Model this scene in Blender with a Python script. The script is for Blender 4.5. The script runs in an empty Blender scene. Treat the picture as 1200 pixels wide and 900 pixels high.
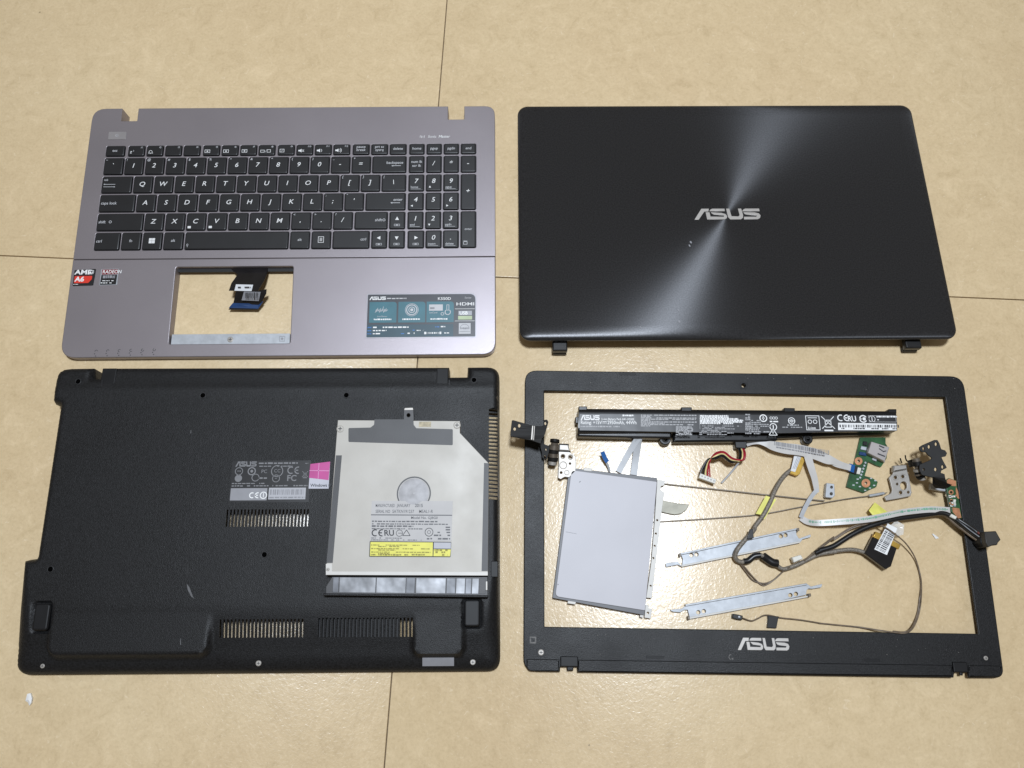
import bpy, bmesh, math, random
import numpy as np
from mathutils import Vector, Matrix, Euler
from mathutils.geometry import tessellate_polygon, delaunay_2d_cdt
random.seed(7)
R = math.radians
S = bpy.context.scene
C = S.collection

# ------------------------------------------------------------------ camera
F_PX, PITCH, ROLL, CAM_H = 938.71, R(15.7377), R(.33495), .6746      # solved from the four 380 mm wide panels
fw = Vector((0, math.sin(PITCH), -math.cos(PITCH)))
u0 = Vector((0, math.cos(PITCH), math.sin(PITCH)))
r0 = Vector((1, 0, 0))
rt = r0*math.cos(ROLL) + u0*math.sin(ROLL)
up = -r0*math.sin(ROLL) + u0*math.cos(ROLL)
cam = bpy.data.cameras.new('camera')
cam.sensor_width = 36
cam.lens = 36*F_PX/1200
cam.clip_start = .01
cam.clip_end = 50
camo = bpy.data.objects.new('camera', cam)
C.objects.link(camo)
mw = Matrix((rt, up, -fw)).transposed().to_4x4()
mw.translation = (0, 0, CAM_H)
camo.matrix_world = mw
S.camera = camo

# ------------------------------------------------------------------ light: one ceiling lamp and the glow of the room
w = bpy.data.worlds.new('World')
S.world = w
w.use_nodes = True
bg = w.node_tree.nodes['Background']
bg.inputs[0].default_value = (1.0, .86, .66, 1)
bg.inputs[1].default_value = .17
lamp = bpy.data.lights.new('ceiling_lamp', 'AREA')
lamp.shape = 'DISK'
lamp.size = .30
lamp.energy = 47.5
lamp.color = (.88, .97, 1.08)
lo = bpy.data.objects.new('ceiling_lamp', lamp)
C.objects.link(lo)
lo.location = (.09, .37, 2.2)
S.view_settings.view_transform = 'Standard'
S.view_settings.look = 'None'
S.view_settings.gamma = 1
S.view_settings.use_curve_mapping = False
S.view_settings.exposure = 0
S.cycles.use_denoising = True
S.cycles.max_bounces = 6

# ------------------------------------------------------------------ materials
def mat(name, col, rough=.5, metal=0., var=None, bump=None, spec=.5, rvar=None, coat=0, aniso=0):
    m = bpy.data.materials.new(name)
    m.use_nodes = True
    nt = m.node_tree
    b = nt.nodes['Principled BSDF']
    b.inputs['Base Color'].default_value = (*col, 1)
    b.inputs['Roughness'].default_value = rough
    b.inputs['Metallic'].default_value = metal
    b.inputs['Specular IOR Level'].default_value = spec
    b.inputs['Coat Weight'].default_value = coat
    b.inputs['Anisotropic'].default_value = aniso
    N, L = nt.nodes, nt.links
    tc = N.new('ShaderNodeTexCoord')
    def noise(scale, detail=3):
        n = N.new('ShaderNodeTexNoise')
        n.inputs['Scale'].default_value = scale
        n.inputs['Detail'].default_value = detail
        L.new(tc.outputs['Object'], n.inputs['Vector'])
        return n
    if var:
        n = noise(var[0], 5)
        r = N.new('ShaderNodeValToRGB')
        r.color_ramp.elements[0].position = .3
        r.color_ramp.elements[1].position = .7
        a = var[1]
        r.color_ramp.elements[0].color = (*[c*(1-a) for c in col], 1)
        r.color_ramp.elements[1].color = (*[min(1, c*(1+a)) for c in col], 1)
        L.new(n.outputs['Fac'], r.inputs['Fac'])
        L.new(r.outputs['Color'], b.inputs['Base Color'])
    if rvar:
        n = noise(rvar[0], 4)
        mr = N.new('ShaderNodeMapRange')
        mr.inputs['From Min'].default_value = .3
        mr.inputs['From Max'].default_value = .7
        mr.inputs['To Min'].default_value = rough - rvar[1]
        mr.inputs['To Max'].default_value = rough + rvar[1]
        L.new(n.outputs['Fac'], mr.inputs['Value'])
        L.new(mr.outputs['Result'], b.inputs['Roughness'])
    if bump:
        n = noise(bump[0], 2)
        bp = N.new('ShaderNodeBump')
        bp.inputs['Strength'].default_value = bump[1]
        bp.inputs['Distance'].default_value = bump[2]
        L.new(n.outputs['Fac'], bp.inputs['Height'])
        L.new(bp.outputs['Normal'], b.inputs['Normal'])
    return m

def tile_material():
    m = bpy.data.materials.new('glazed_beige_tile')
    m.use_nodes = True
    N, L = m.node_tree.nodes, m.node_tree.links
    b = N['Principled BSDF']
    g = N.new('ShaderNodeNewGeometry')
    oi = N.new('ShaderNodeObjectInfo')
    off = N.new('ShaderNodeVectorMath'); off.operation = 'SCALE'
    comb = N.new('ShaderNodeCombineXYZ')
    L.new(oi.outputs['Random'], comb.inputs[0]); L.new(oi.outputs['Random'], comb.inputs[2])
    L.new(comb.outputs[0], off.inputs[0]); off.inputs['Scale'].default_value = 9
    pos = N.new('ShaderNodeVectorMath'); pos.operation = 'ADD'
    L.new(g.outputs['Position'], pos.inputs[0]); L.new(off.outputs[0], pos.inputs[1])
    def noise(scale, detail, dist=0, rough=.5):
        n = N.new('ShaderNodeTexNoise')
        n.inputs['Scale'].default_value = scale; n.inputs['Detail'].default_value = detail
        n.inputs['Distortion'].default_value = dist; n.inputs['Roughness'].default_value = rough
        L.new(pos.outputs[0], n.inputs['Vector'])
        return n
    def ramp(src, stops):
        r = N.new('ShaderNodeValToRGB')
        e = r.color_ramp.elements
        while len(e) < len(stops): e.new(.5)
        for i, (p, c) in enumerate(stops):
            e[i].position = p; e[i].color = (*c, 1)
        L.new(src, r.inputs['Fac'])
        return r.outputs['Color']
    def mix(kind, fac, a, c):
        x = N.new('ShaderNodeMix'); x.data_type = 'RGBA'; x.blend_type = kind
        if isinstance(fac, float): x.inputs[0].default_value = fac
        else: L.new(fac, x.inputs[0])
        L.new(a, x.inputs[6]); L.new(c, x.inputs[7])
        return x.outputs[2]
    big = ramp(noise(5, 6, .6, .6).outputs['Fac'], [(.3, (.645, .49, .295)), (.52, (.68, .525, .32)), (.72, (.705, .555, .347))])
    mid = ramp(noise(55, 8, 1.2, .68).outputs['Fac'], [(.28, (.86, .845, .81)), (.44, (.965, .96, .95)), (.56, (1, 1, 1)), (.72, (1.09, 1.10, 1.13))])
    c = mix('MULTIPLY', 1.0, big, mid)
    fine = ramp(noise(420, 4, .3, .6).outputs['Fac'], [(.32, (.86, .85, .83)), (.5, (1, 1, 1)), (.68, (1.08, 1.08, 1.09))])
    c = mix('MULTIPLY', .5, c, fine)
    veins = ramp(noise(90, 6, 3.5, .6).outputs['Fac'], [(.62, (0, 0, 0)), (.70, (1, 1, 1))])
    pale = N.new('ShaderNodeRGB'); pale.outputs[0].default_value = (.82, .67, .47, 1)
    vf = N.new('ShaderNodeMath'); vf.operation = 'MULTIPLY'; vf.inputs[1].default_value = .55
    L.new(veins, vf.inputs[0])
    c = mix('MIX', vf.outputs[0], c, pale.outputs[0])
    vor = N.new('ShaderNodeTexVoronoi'); vor.inputs['Scale'].default_value = 26
    L.new(pos.outputs[0], vor.inputs['Vector'])
    wob = noise(900, 1)
    ad = N.new('ShaderNodeMath'); ad.operation = 'MULTIPLY_ADD'; ad.inputs[1].default_value = .03
    L.new(wob.outputs['Fac'], ad.inputs[0]); L.new(vor.outputs['Distance'], ad.inputs[2])
    sep = N.new('ShaderNodeSeparateColor'); L.new(vor.outputs['Color'], sep.inputs[0])
    th = N.new('ShaderNodeMath'); th.operation = 'MULTIPLY'; th.inputs[1].default_value = .042
    L.new(sep.outputs[0], th.inputs[0])
    lt = N.new('ShaderNodeMath'); lt.operation = 'LESS_THAN'
    L.new(ad.outputs[0], lt.inputs[0]); L.new(th.outputs[0], lt.inputs[1])
    lf = N.new('ShaderNodeMath'); lf.operation = 'MULTIPLY'; lf.inputs[1].default_value = .6
    L.new(lt.outputs[0], lf.inputs[0])
    dark = N.new('ShaderNodeRGB'); dark.outputs[0].default_value = (.2, .15, .09, 1)
    c = mix('MIX', lf.outputs[0], c, dark.outputs[0])
    L.new(c, b.inputs['Base Color'])
    b.inputs['Roughness'].default_value = .27
    b.inputs['Specular IOR Level'].default_value = .72
    bp = N.new('ShaderNodeBump'); bp.inputs['Strength'].default_value = .42; bp.inputs['Distance'].default_value = .00035
    L.new(noise(400, 3, .8).outputs['Fac'], bp.inputs['Height'])
    L.new(bp.outputs['Normal'], b.inputs['Normal'])
    return m

def brushed_lid_material():
    """Circular brushing about the part's own origin: rough across the scratches (radially), smooth along them."""
    m = mat('circular_brushed_black', (.046, .046, .049), .345, .6, bump=(2600, .05, .0002), var=(900, .3))
    N, L = m.node_tree.nodes, m.node_tree.links
    b = N['Principled BSDF']
    tc = [n for n in N if n.type == 'TEX_COORD'][0]
    flat = N.new('ShaderNodeVectorMath'); flat.operation = 'MULTIPLY'; flat.inputs[1].default_value = (1, 1, 0)
    L.new(tc.outputs['Object'], flat.inputs[0])
    tr = N.new('ShaderNodeVectorTransform'); tr.vector_type = 'VECTOR'; tr.convert_from = 'OBJECT'; tr.convert_to = 'WORLD'
    L.new(flat.outputs[0], tr.inputs[0])
    nm = N.new('ShaderNodeVectorMath'); nm.operation = 'NORMALIZE'
    L.new(tr.outputs[0], nm.inputs[0])
    L.new(nm.outputs[0], b.inputs['Tangent'])
    b.inputs['Anisotropic'].default_value = .90
    return m

M = {
 'tile': tile_material(),
 'hole': mat('painted_hole_shade', (.0015, .0015, .0015), .9, spec=0., var=(90, .2)),
 'ringgrey': mat('lighter_black_rim', (.03, .03, .032), .45, var=(300, .3)),  # rim around each screw hole, slightly lighter than the shell
 'grout': mat('grout', (.17, .125, .08), .9, var=(300, .3)),
 'deck': mat('mauve_grey_metallic_plastic', (.30, .272, .29), .40, .6, bump=(1900, .22, .0003), var=(14, .05)),
 'key': mat('black_key_plastic', (.011, .011, .0125), .42, bump=(1500, .15, .0002), var=(60, .15)),
 'well': mat('black_tray', (.006, .006, .007), .6, var=(90, .2)),
 'legend': mat('white_key_print', (.72, .72, .72), .5, var=(200, .05)),
 'dimprint': mat('grey_key_print', (.52, .52, .54), .5, var=(200, .05)),
 'lid': brushed_lid_material(),
 'lidrim': mat('black_lid_rim', (.012, .012, .013), .38, var=(80, .15)),
 'blk': mat('black_textured_plastic', (.0100, .0100, .0108), .46, bump=(1500, .5, .00045), var=(800, .6), rvar=(18, .05), spec=.28),
 'bez': mat('black_bezel_plastic', (.0100, .0100, .0108), .44, bump=(1500, .45, .00042), var=(800, .55), rvar=(22, .06), spec=.30),
 'rubber': mat('black_rubber', (.007, .007, .008), .5, var=(90, .2), spec=.3),
 'blkmetal': mat('blackened_steel', (.009, .008, .0075), .55, 0, var=(120, .3), spec=.2),
 'steel': mat('plated_steel', (.40, .375, .345), .46, .35, var=(60, .12), bump=(700, .1, .0002)),
 'zinc': mat('zinc_plated_sheet', (.42, .44, .47), .46, .3, var=(220, .10), rvar=(90, .08)),
 'rodsteel': mat('dull_steel_strip', (.15, .125, .10), .42, .4, var=(150, .2)),
 'silver': mat('silver_logo', (.48, .455, .43), .40, .35, var=(90, .06)),
 'drive': mat('pale_stamped_aluminium', (.45, .425, .385), .50, .08, var=(40, .04), bump=(500, .06, .0002), rvar=(30, .05)),
 'drivegrey': mat('dark_grey_film', (.060, .059, .062), .5, var=(60, .1), bump=(1100, .2, .0002)),
 'spun': mat('spun_hub', (.44, .435, .45), .6, .1, var=(160, .15)),
 'whitelabel': mat('white_paper_label', (.66, .67, .69), .5, var=(90, .04)),
 'greylabel': mat('silver_grey_label', (.27, .27, .29), .42, .2, var=(120, .08)),
 'yellow': mat('yellow_label', (.74, .70, .10), .5, var=(120, .06)),
 'ltape': mat('pale_yellow_tape', (.74, .70, .16), .45, var=(160, .1)),
 'ink': mat('black_ink', (.03, .03, .035), .6, var=(200, .1)),
 'greyink': mat('grey_ink', (.26, .26, .28), .6, var=(200, .1)),
 'brownink': mat('olive_ink', (.30, .27, .05), .6, var=(200, .1)),
 'white': mat('white_print', (.80, .80, .80), .5, var=(200, .03)),
 'blacklabel': mat('black_label', (.016, .016, .018), .35, var=(100, .15)),
 'graplabel': mat('charcoal_sticker', (.050, .052, .062), .35, var=(100, .1)),
 'teal': mat('teal_print', (.035, .145, .185), .4, var=(60, .12)),
 'deepteal': mat('deep_teal_print', (.018, .060, .085), .4, var=(60, .12)),
 'blueprint': mat('blue_print', (.03, .15, .42), .4, var=(60, .12)),
 'greenprint': mat('pale_green_print', (.42, .50, .30), .4, var=(60, .12)),
 'red': mat('red_print', (.68, .045, .028), .35, var=(80, .08)),
 'darkred': mat('dark_red_print', (.20, .022, .028), .35, var=(80, .1)),
 'magenta': mat('magenta_print', (.50, .050, .26), .4, var=(80, .12)),
 'pad': mat('lavender_grey_pad', (.475, .465, .50), .46, .0, bump=(1500, .12, .0002), var=(20, .04)),
 'padframe': mat('grey_pad_frame', (.10, .10, .11), .45, var=(60, .1)),
 'flange': mat('bright_flange', (.58, .56, .53), .5, .08, var=(80, .05)),
 'pcb': mat('green_circuit_board', (.022, .085, .030), .32, var=(160, .35), bump=(500, .2, .0002)),
 'copper': mat('copper_pad', (.60, .28, .15), .38, .6, var=(250, .25)),
 'gold': mat('gold_contact_foil', (.62, .40, .09), .30, .8, var=(160, .2)),
 'ffc': mat('white_ribbon_film', (.53, .51, .49), .35, var=(90, .06)),
 'greyffc': mat('grey_ribbon_film', (.40, .41, .43), .38, var=(120, .1)),
 'blackffc': mat('black_ribbon_film', (.012, .011, .012), .22, var=(50, .3)),
 'blue': mat('blue_stiffener', (.012, .10, .33), .35, var=(90, .1)),
 'navy': mat('navy_stiffener', (.012, .045, .14), .3, var=(90, .15)),
 'green': mat('green_ribbon_print', (.16, .36, .25), .4, var=(120, .1)),
 'cable': mat('grey_braided_cable', (.20, .175, .145), .5, .2, var=(900, .45), bump=(1800, .6, .0004)),
 'wire': mat('taupe_wire', (.16, .12, .085), .45, var=(300, .3)),
 'blackwire': mat('black_wire', (.008, .008, .009), .35, var=(200, .2)),
 'redwire': mat('red_wire', (.33, .014, .03), .4, var=(200, .1)),
 'yelwire': mat('cream_wire', (.78, .66, .30), .4, var=(200, .1)),
 'cream': mat('ivory_connector', (.70, .68, .62), .4, var=(120, .06)),
 'paper': mat('torn_paper', (.80, .79, .78), .7, var=(200, .06)),
 'foilA': mat('silver_foil', (.24, .245, .26), .42, .25, var=(60, .45), bump=(60, .35, .002)),
 'foilB': mat('dull_foil', (.14, .145, .16), .42, .25, var=(60, .4), bump=(60, .35, .002)),
 'clear': mat('clear_tape', (.82, .80, .76), .18, var=(120, .1), bump=(300, .8, .001)),
}
M['clear'].node_tree.nodes['Principled BSDF'].inputs['Alpha'].default_value = .45

# ------------------------------------------------------------------ helpers
ROOT = {}
def root_of(name, label, cat, loc, rot=(0, 0, 0), group=None, kind=None):
    o = bpy.data.objects.new(name, None)
    o.empty_display_size = .01
    o.location = loc
    o.rotation_euler = rot
    o['label'] = label
    o['category'] = cat
    if group: o['group'] = group
    C.objects.link(o)
    ROOT[o.name] = (Matrix.Translation(loc) @ Euler(rot).to_matrix().to_4x4()).inverted()
    return o

def world(px, py, z=0.):
    d = fw + rt*((px-600)/F_PX) - up*((py-450)/F_PX)
    return Vector((0, 0, CAM_H)) + d*((z-CAM_H)/d.z)

def pl(root, px, py, z=0.):
    """Point on the thing's own plane (height z above its root) where the survey sheet shows it."""
    inv = ROOT[root.name]
    o = inv @ Vector((0, 0, CAM_H))
    d = inv.to_3x3() @ (fw + rt*((px-600)/F_PX) - up*((py-450)/F_PX))
    p = o + d*((z-o.z)/d.z)
    return (p.x, p.y)

def at(root, pts, z=0.): return [pl(root, x, y, z) for x, y in pts]
def zo(ox, oy, s, pts): return [(ox+x*s, oy+y*s) for x, y in pts]

def link(name, me, m, parent, smooth=35, flat=False):
    o = bpy.data.objects.new(name, me)
    C.objects.link(o)
    if m is not None and not me.materials: me.materials.append(M[m] if isinstance(m, str) else m)
    if parent is not None: o.parent = parent
    if smooth:
        me.polygons.foreach_set('use_smooth', [True]*len(me.polygons))
        me.set_sharp_from_angle(angle=R(smooth))
        if flat:
            for p in me.polygons:
                if abs(p.normal.z) > flat: p.use_smooth = False
    return o

def mesh(name, v, f, m, parent, smooth=35, flat=False):
    me = bpy.data.meshes.new(name)
    me.from_pydata([tuple(p) for p in v], [], f)
    me.update()
    return link(name, me, m, parent, smooth, flat)

def rrect(x0, y0, x1, y1, r, n=5):
    out = []
    for cx, cy, a in ((x1-r, y1-r, 0), (x0+r, y1-r, 90), (x0+r, y0+r, 180), (x1-r, y0+r, 270)):
        for k in range(n+1):
            t = R(a+90*k/n)
            out.append((cx+r*math.cos(t), cy+r*math.sin(t)))
    return out

def circ(cx, cy, r, n=16, ry=None, rot=0):
    ry = r if ry is None else ry
    c, s = math.cos(rot), math.sin(rot)
    out = []
    for k in range(n):
        a, b = r*math.cos(2*math.pi*k/n), ry*math.sin(2*math.pi*k/n)
        out.append((cx+c*a-s*b, cy+s*a+c*b))
    return out

def fillet(pts, radii, n=5):
    if not isinstance(radii, (list, tuple)): radii = [radii]*len(pts)
    out = []
    N = len(pts)
    for i in range(N):
        p0, p, p1 = (Vector(pts[i-1]), Vector(pts[i]), Vector(pts[(i+1) % N]))
        r = radii[i]
        if r <= 0:
            out.append(tuple(p)); continue
        a, b = (p0-p), (p1-p)
        la, lb = a.length, b.length
        a.normalize(); b.normalize()
        ang = math.acos(max(-1, min(1, a.dot(b))))
        t = min(r/math.tan(ang/2), .49*la, .49*lb)
        A, B = p+a*t, p+b*t
        for k in range(n+1):
            s = k/n
            out.append(tuple(A*(1-s)**2+p*(2*s*(1-s))+B*s*s))
    return out

def plate_mesh(loops, z0, z1, bev=0., res=1):
    c = bpy.data.curves.new('t', 'CURVE')
    c.dimensions = '2D'; c.fill_mode = 'BOTH'
    c.extrude = max(0, (z1-z0)/2-bev)
    c.bevel_depth = bev; c.bevel_resolution = res; c.offset = -bev
    for l in loops:
        s = c.splines.new('POLY')
        s.points.add(len(l)-1)
        s.use_cyclic_u = True
        for p, q in zip(s.points, l): p.co = (q[0], q[1], 0, 1)
    o = bpy.data.objects.new('t', c)
    me = bpy.data.meshes.new_from_object(o)
    bpy.data.objects.remove(o); bpy.data.curves.remove(c)
    zm = (z0+z1)/2
    for v in me.vertices: v.co.z += zm
    bm = bmesh.new(); bm.from_mesh(me)
    bmesh.ops.remove_doubles(bm, verts=bm.verts, dist=1e-6)
    bmesh.ops.recalc_face_normals(bm, faces=bm.faces)
    bm.to_mesh(me); bm.free()
    return me

def plate(name, loops, z0, z1, bev, m, parent, zf=None, post=None, res=1):
    if not isinstance(loops[0][0], (list, tuple)): loops = [loops]
    me = plate_mesh(loops, z0, z1, bev, res)
    me.name = name
    for v in me.vertices:
        if zf: v.co.z += zf(v.co.x, v.co.y)
        if post: post(v.co)
    return link(name, me, m, parent, 50, .97 if zf is None else .9)

def loft(name, rings, m, parent, smooth=35, cap0=True, flat=False):
    n = len(rings[0])
    v = [p for r in rings for p in r]
    f = [[i*n+k, i*n+(k+1) % n, (i+1)*n+(k+1) % n, (i+1)*n+k] for i in range(len(rings)-1) for k in range(n)]
    f.append([(len(rings)-1)*n+k for k in range(n)])
    if cap0: f.append([n-1-k for k in range(n)])
    return mesh(name, v, f, m, parent, smooth, flat)

def rbox(name, x0, y0, x1, y1, r, prof, m, parent, smooth=35, n=4):
    """Rounded-rectangle loft; prof = [(inset, z), ...] from the bottom up."""
    return loft(name, [[(x, y, z) for x, y in rrect(x0+i, y0+i, x1-i, y1-i, max(r-i, 2e-4), n)] for i, z in prof], m, parent, smooth, True, .985)

def spline(pts, sub=6):
    P = [Vector(p) for p in pts]
    if len(P) < 3: return P
    P = [P[0]*2-P[1]] + P + [P[-1]*2-P[-2]]
    out = []
    for i in range(1, len(P)-2):
        a, b, c, d = P[i-1:i+3]
        for k in range(sub):
            t = k/sub
            out.append(.5*((2*b)+(c-a)*t+(2*a-5*b+4*c-d)*t*t+(3*b-a-3*c+d)*t**3))
    out.append(P[-2])
    return out

def tube(name, pts, r, m, parent, n=8, sub=6, rf=None):
    P = spline(pts, sub)
    rings = []
    side = None
    for i, p in enumerate(P):
        t = (P[min(i+1, len(P)-1)]-P[max(i-1, 0)]).normalized()
        if side is None:
            side = t.cross(Vector((0, 0, 1)))
            if side.length < .1: side = t.cross(Vector((1, 0, 0)))
        side = (side - t*side.dot(t)).normalized()
        b = t.cross(side)
        rr = r*(rf(i/(len(P)-1)) if rf else 1)
        rings.append([p+(side*math.cos(2*math.pi*k/n)+b*math.sin(2*math.pi*k/n))*rr for k in range(n)])
    return loft(name, rings, m, parent, 60)

def ribbon(name, pts, wd, th, m, parent, sub=6, sides=None):
    P = spline(pts, sub)
    rings = []
    for i, p in enumerate(P):
        t = (P[min(i+1, len(P)-1)]-P[max(i-1, 0)])
        s = Vector((0, 0, 1)).cross(t)
        s.normalize()
        if sides is not None: s = Vector(sides).normalized()
        u = t.normalized().cross(s).normalized()
        if u.z < 0: u = -u
        w2 = (wd(i/(len(P)-1)) if callable(wd) else wd)/2
        rings.append([p-s*w2-u*th/2, p+s*w2-u*th/2, p+s*w2+u*th/2, p-s*w2+u*th/2])
    return loft(name, rings, m, parent, 35)

class Print:
    """Flat print: lettering, bars and marks gathered into one thin sheet on a surface."""
    def __init__(self): self.v, self.f = [], []
    def poly(self, pts):
        n = len(self.v)
        tri = tessellate_polygon([[Vector((x, y, 0)) for x, y in pts]])
        self.v += [tuple(p) for p in pts]
        for t in tri:
            a, b, c = (pts[i] for i in t)
            cr = (b[0]-a[0])*(c[1]-a[1])-(b[1]-a[1])*(c[0]-a[0])
            self.f.append([n+i for i in (t if cr > 0 else t[::-1])])
    def rect(self, x0, y0, x1, y1, sh=0):
        self.poly([(x0, y0), (x1, y0), (x1+sh, y1), (x0+sh, y1)])
    def frame(self, x0, y0, x1, y1, t):
        self.rect(x0, y0, x1, y0+t); self.rect(x0, y1-t, x1, y1)
        self.rect(x0, y0+t, x0+t, y1-t); self.rect(x1-t, y0+t, x1, y1-t)
    def line(self, a, b, t):
        a, b = Vector(a), Vector(b)
        d = (b-a).normalized(); s = Vector((-d.y, d.x))*t/2
        self.poly([tuple(a-s), tuple(b-s), tuple(b+s), tuple(a+s)])
    def ring(self, cx, cy, r, t, a0=0, a1=360, n=20):
        o = [(cx+r*math.cos(R(a0+(a1-a0)*k/n)), cy+r*math.sin(R(a0+(a1-a0)*k/n))) for k in range(n+1)]
        i = [(cx+(r-t)*math.cos(R(a0+(a1-a0)*k/n)), cy+(r-t)*math.sin(R(a0+(a1-a0)*k/n))) for k in range(n+1)]
        for k in range(n): self.poly([i[k], o[k], o[k+1], i[k+1]])
    def disc(self, cx, cy, r, n=16): self.poly(circ(cx, cy, r, n))
    def text(self, s, x, y, cap, align='LEFT', shear=0., bold=0., sx=1., space=1., width=None):
        """Baseline at y; cap = height of a capital."""
        c = bpy.data.curves.new('t', 'FONT')
        c.body = s; c.size = 1; c.align_x = align; c.shear = shear; c.offset = bold; c.fill_mode = 'FRONT'
        c.resolution_u = 3; c.space_character = space
        o = bpy.data.objects.new('t', c)
        me = bpy.data.meshes.new_from_object(o)
        k = cap/.73
        if width:
            xs = [v.co.x for v in me.vertices]
            sx = width/((max(xs)-min(xs))*k)
        n = len(self.v)
        self.v += [(x+v.co.x*k*sx, y+v.co.y*k) for v in me.vertices]
        self.f += [[n+i for i in p.vertices] for p in me.polygons]
        bpy.data.objects.remove(o); bpy.data.curves.remove(c); bpy.data.meshes.remove(me)
    def greek(self, x0, x1, y, h, fill=.8, unit=None):
        """A line of print too small to read: dashes of uneven length."""
        unit = unit or h*1.6
        x = x0
        while x < x1:
            l = unit*random.uniform(.5, 2.2)
            if random.random() < fill:
                e = min(x+l, x1)
                self.rect(x, y+h*random.uniform(0, .12), e, y+h*random.uniform(.82, 1))
            x += l+unit*.35
    def bars(self, x0, x1, y0, y1, unit):
        x = x0
        while x < x1:
            l = unit*random.choice((.5, .5, 1, 1.5))
            self.rect(x, y0, min(x+l, x1), y1)
            x += l+unit*random.choice((.5, .7, 1, 1.4))
    def ce(self, x, y, h, t=None):
        t = t or h*.16
        r = h/2
        self.ring(x+r, y+r, r, t, 60, 300, 14)
        self.ring(x+r*2.85, y+r, r, t, 75, 285, 14)
        self.rect(x+r*1.95, y+r-t/2, x+r*2.9, y+r+t/2)
    def bin(self, x, y, s, t):
        self.line((x, y), (x+s, y+s), t); self.line((x, y+s), (x+s, y), t)
        self.frame(x+s*.25, y+s*.1, x+s*.75, y+s*.72, t)
        self.rect(x+s*.15, y-s*.2, x+s*.85, y-s*.08)
    def logo(self, x, y, h, sx=1.):
        k = h/170
        for g in LOGO:
            self.poly([(x+(a-105)*k*sx, y+(328-b)*k) for a, b in g])
    def build(self, name, z, m, parent, tz=None):
        return mesh(name, [(x, y, z if tz is None else tz(x, y)) for x, y in self.v], self.f, m, parent, 0)

LOGO = [
 [(105, 330), (165, 330), (253, 202), (310, 202), (322, 155), (215, 155)],
 [(270, 212), (325, 212), (334, 281), (518, 285), (524, 264), (385, 252), (345, 222), (345, 212), (490, 222), (545, 240), (566, 272), (560, 308), (528, 327), (283, 327)],
 [(322, 196), (345, 165), (370, 155), (541, 155), (541, 196)],
 [(562, 155), (608, 155), (628, 276), (722, 281), (742, 262), (728, 155), (775, 155), (792, 262), (785, 302), (755, 327), (605, 327), (578, 290)],
 [(782, 199), (806, 166), (832, 155), (1026, 155), (1029, 199)],
 [(797, 213), (955, 216), (1015, 233), (1036, 268), (1022, 308), (988, 327), (797, 327), (800, 286), (972, 286), (986, 266), (850, 254), (816, 243)],
]

def logo_plate(root, name, x, y, h, z0, z1, m, sx=1.):
    o = None
    k = h/170
    loops = [[(x+(a-105)*k*sx, y+(328-b)*k) for a, b in g] for g in LOGO]
    return plate(name, loops, z0, z1, .00012, m, root)

def screw(root, name, x, y, z, r, m='steel', slot=True):
    o = rbox(name, x-r, y-r, x+r, y+r, r*.99, [(0, z-.0004), (0, z+.0002), (r*.25, z+.0005)], m, root, n=4)
    p = Print(); t = r*.22
    p.rect(x-r*.55, y-t/2, x+r*.55, y+t/2); p.rect(x-t/2, y-r*.55, x+t/2, y-t/2); p.rect(x-t/2, y+t/2, x+t/2, y+r*.55)
    p.build('cross_slot', z+.00058, 'ink', o)
    return o

# ------------------------------------------------------------------ floor: beige tiles with thin joints
fl = mesh('floor', [(-3, -2.6, -.0035), (3, -2.6, -.0035), (3, 3.4, -.0035), (-3, 3.4, -.0035)], [[0, 1, 2, 3]], 'grout', None, 0)
fl['kind'] = 'structure'
X = world(497.6, 320.9)                                    # where four tiles meet
Pv, Ph = world(523, 0) - world(452, 900), world(1200, 353.2) - world(0, 298)
ang = (math.atan2(Ph.y, Ph.x) + math.atan2(Pv.y, Pv.x) - math.pi/2)/2
TS, GAP = .6, .0009
tm = plate_mesh([rrect(-TS/2+GAP/2, -TS/2+GAP/2, TS/2-GAP/2, TS/2-GAP/2, .0006, 2)], -.008, 0, .0005, 1)
tm.name = 'tile'
for i in range(-3, 3):
    for j in range(-3, 3):
        o = link('tile', tm, 'tile', fl)
        a, b = (i+.5)*TS, (j+.5)*TS
        o.location = (X.x+a*math.cos(ang)-b*math.sin(ang), X.y+a*math.sin(ang)+b*math.cos(ang), -.0001*((i*3+j*5) % 3))
        o.rotation_euler = (0, 0, ang)

# ------------------------------------------------------------------ 1. top case with the keyboard
KS = .0285                                                  # slope of the deck, thicker at the hinge side
kb = root_of('keyboard_top_case', 'mauve-grey laptop palm rest case with black keyboard and empty touchpad window', 'laptop case',
             (-.20606, .33439, .0115), (math.atan(KS), 0, R(.829)))
def to_floor(co):
    if co.z < -.004: co.z = -(.0115 + co.y*KS) + .0004
mm = .001
KW = 17.0
keys = []                                                   # (x0, x1, row, main legend, small legends)
ROWY = {'F': (72.3, 82.5), 'N': (53.4, 69.9), 'Q': (34.6, 50.9), 'A': (15.7, 32.3), 'Z': (-3.0, 13.4), 'C': (-21.8, -5.4)}
fx = [-151.6, -134.4, -117.2, -100.0, -81.8, -64.5, -47.3, -30.2, -12.2, 5.1, 22.3, 39.5]
keys.append((-172.3, -155.2, 'F', ('s', 'esc')))
for i, x in enumerate(fx): keys.append((x, x+14.9, 'F', ('f', i+1)))
for x, t in ((57.7, 'pause\nbreak'), (74.9, 'prt sc\nsysrq'), (92.2, 'delete')): keys.append((x, x+14.8, 'F', ('s', t)))
nx = [110.5, 126.6, 142.6, 158.6]
for x, t in zip(nx, ('home', 'pgup', 'pgdn', 'end')): keys.append((x, x+13.3, 'F', ('s', t)))
for i, t in enumerate('`1234567890-='):
    x = -172.3+19.13*i
    keys.append((x, x+KW+(.4 if i == 0 else 0), 'N', ('m', t, '~!@#$%^&*()_+'[i])))
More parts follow.
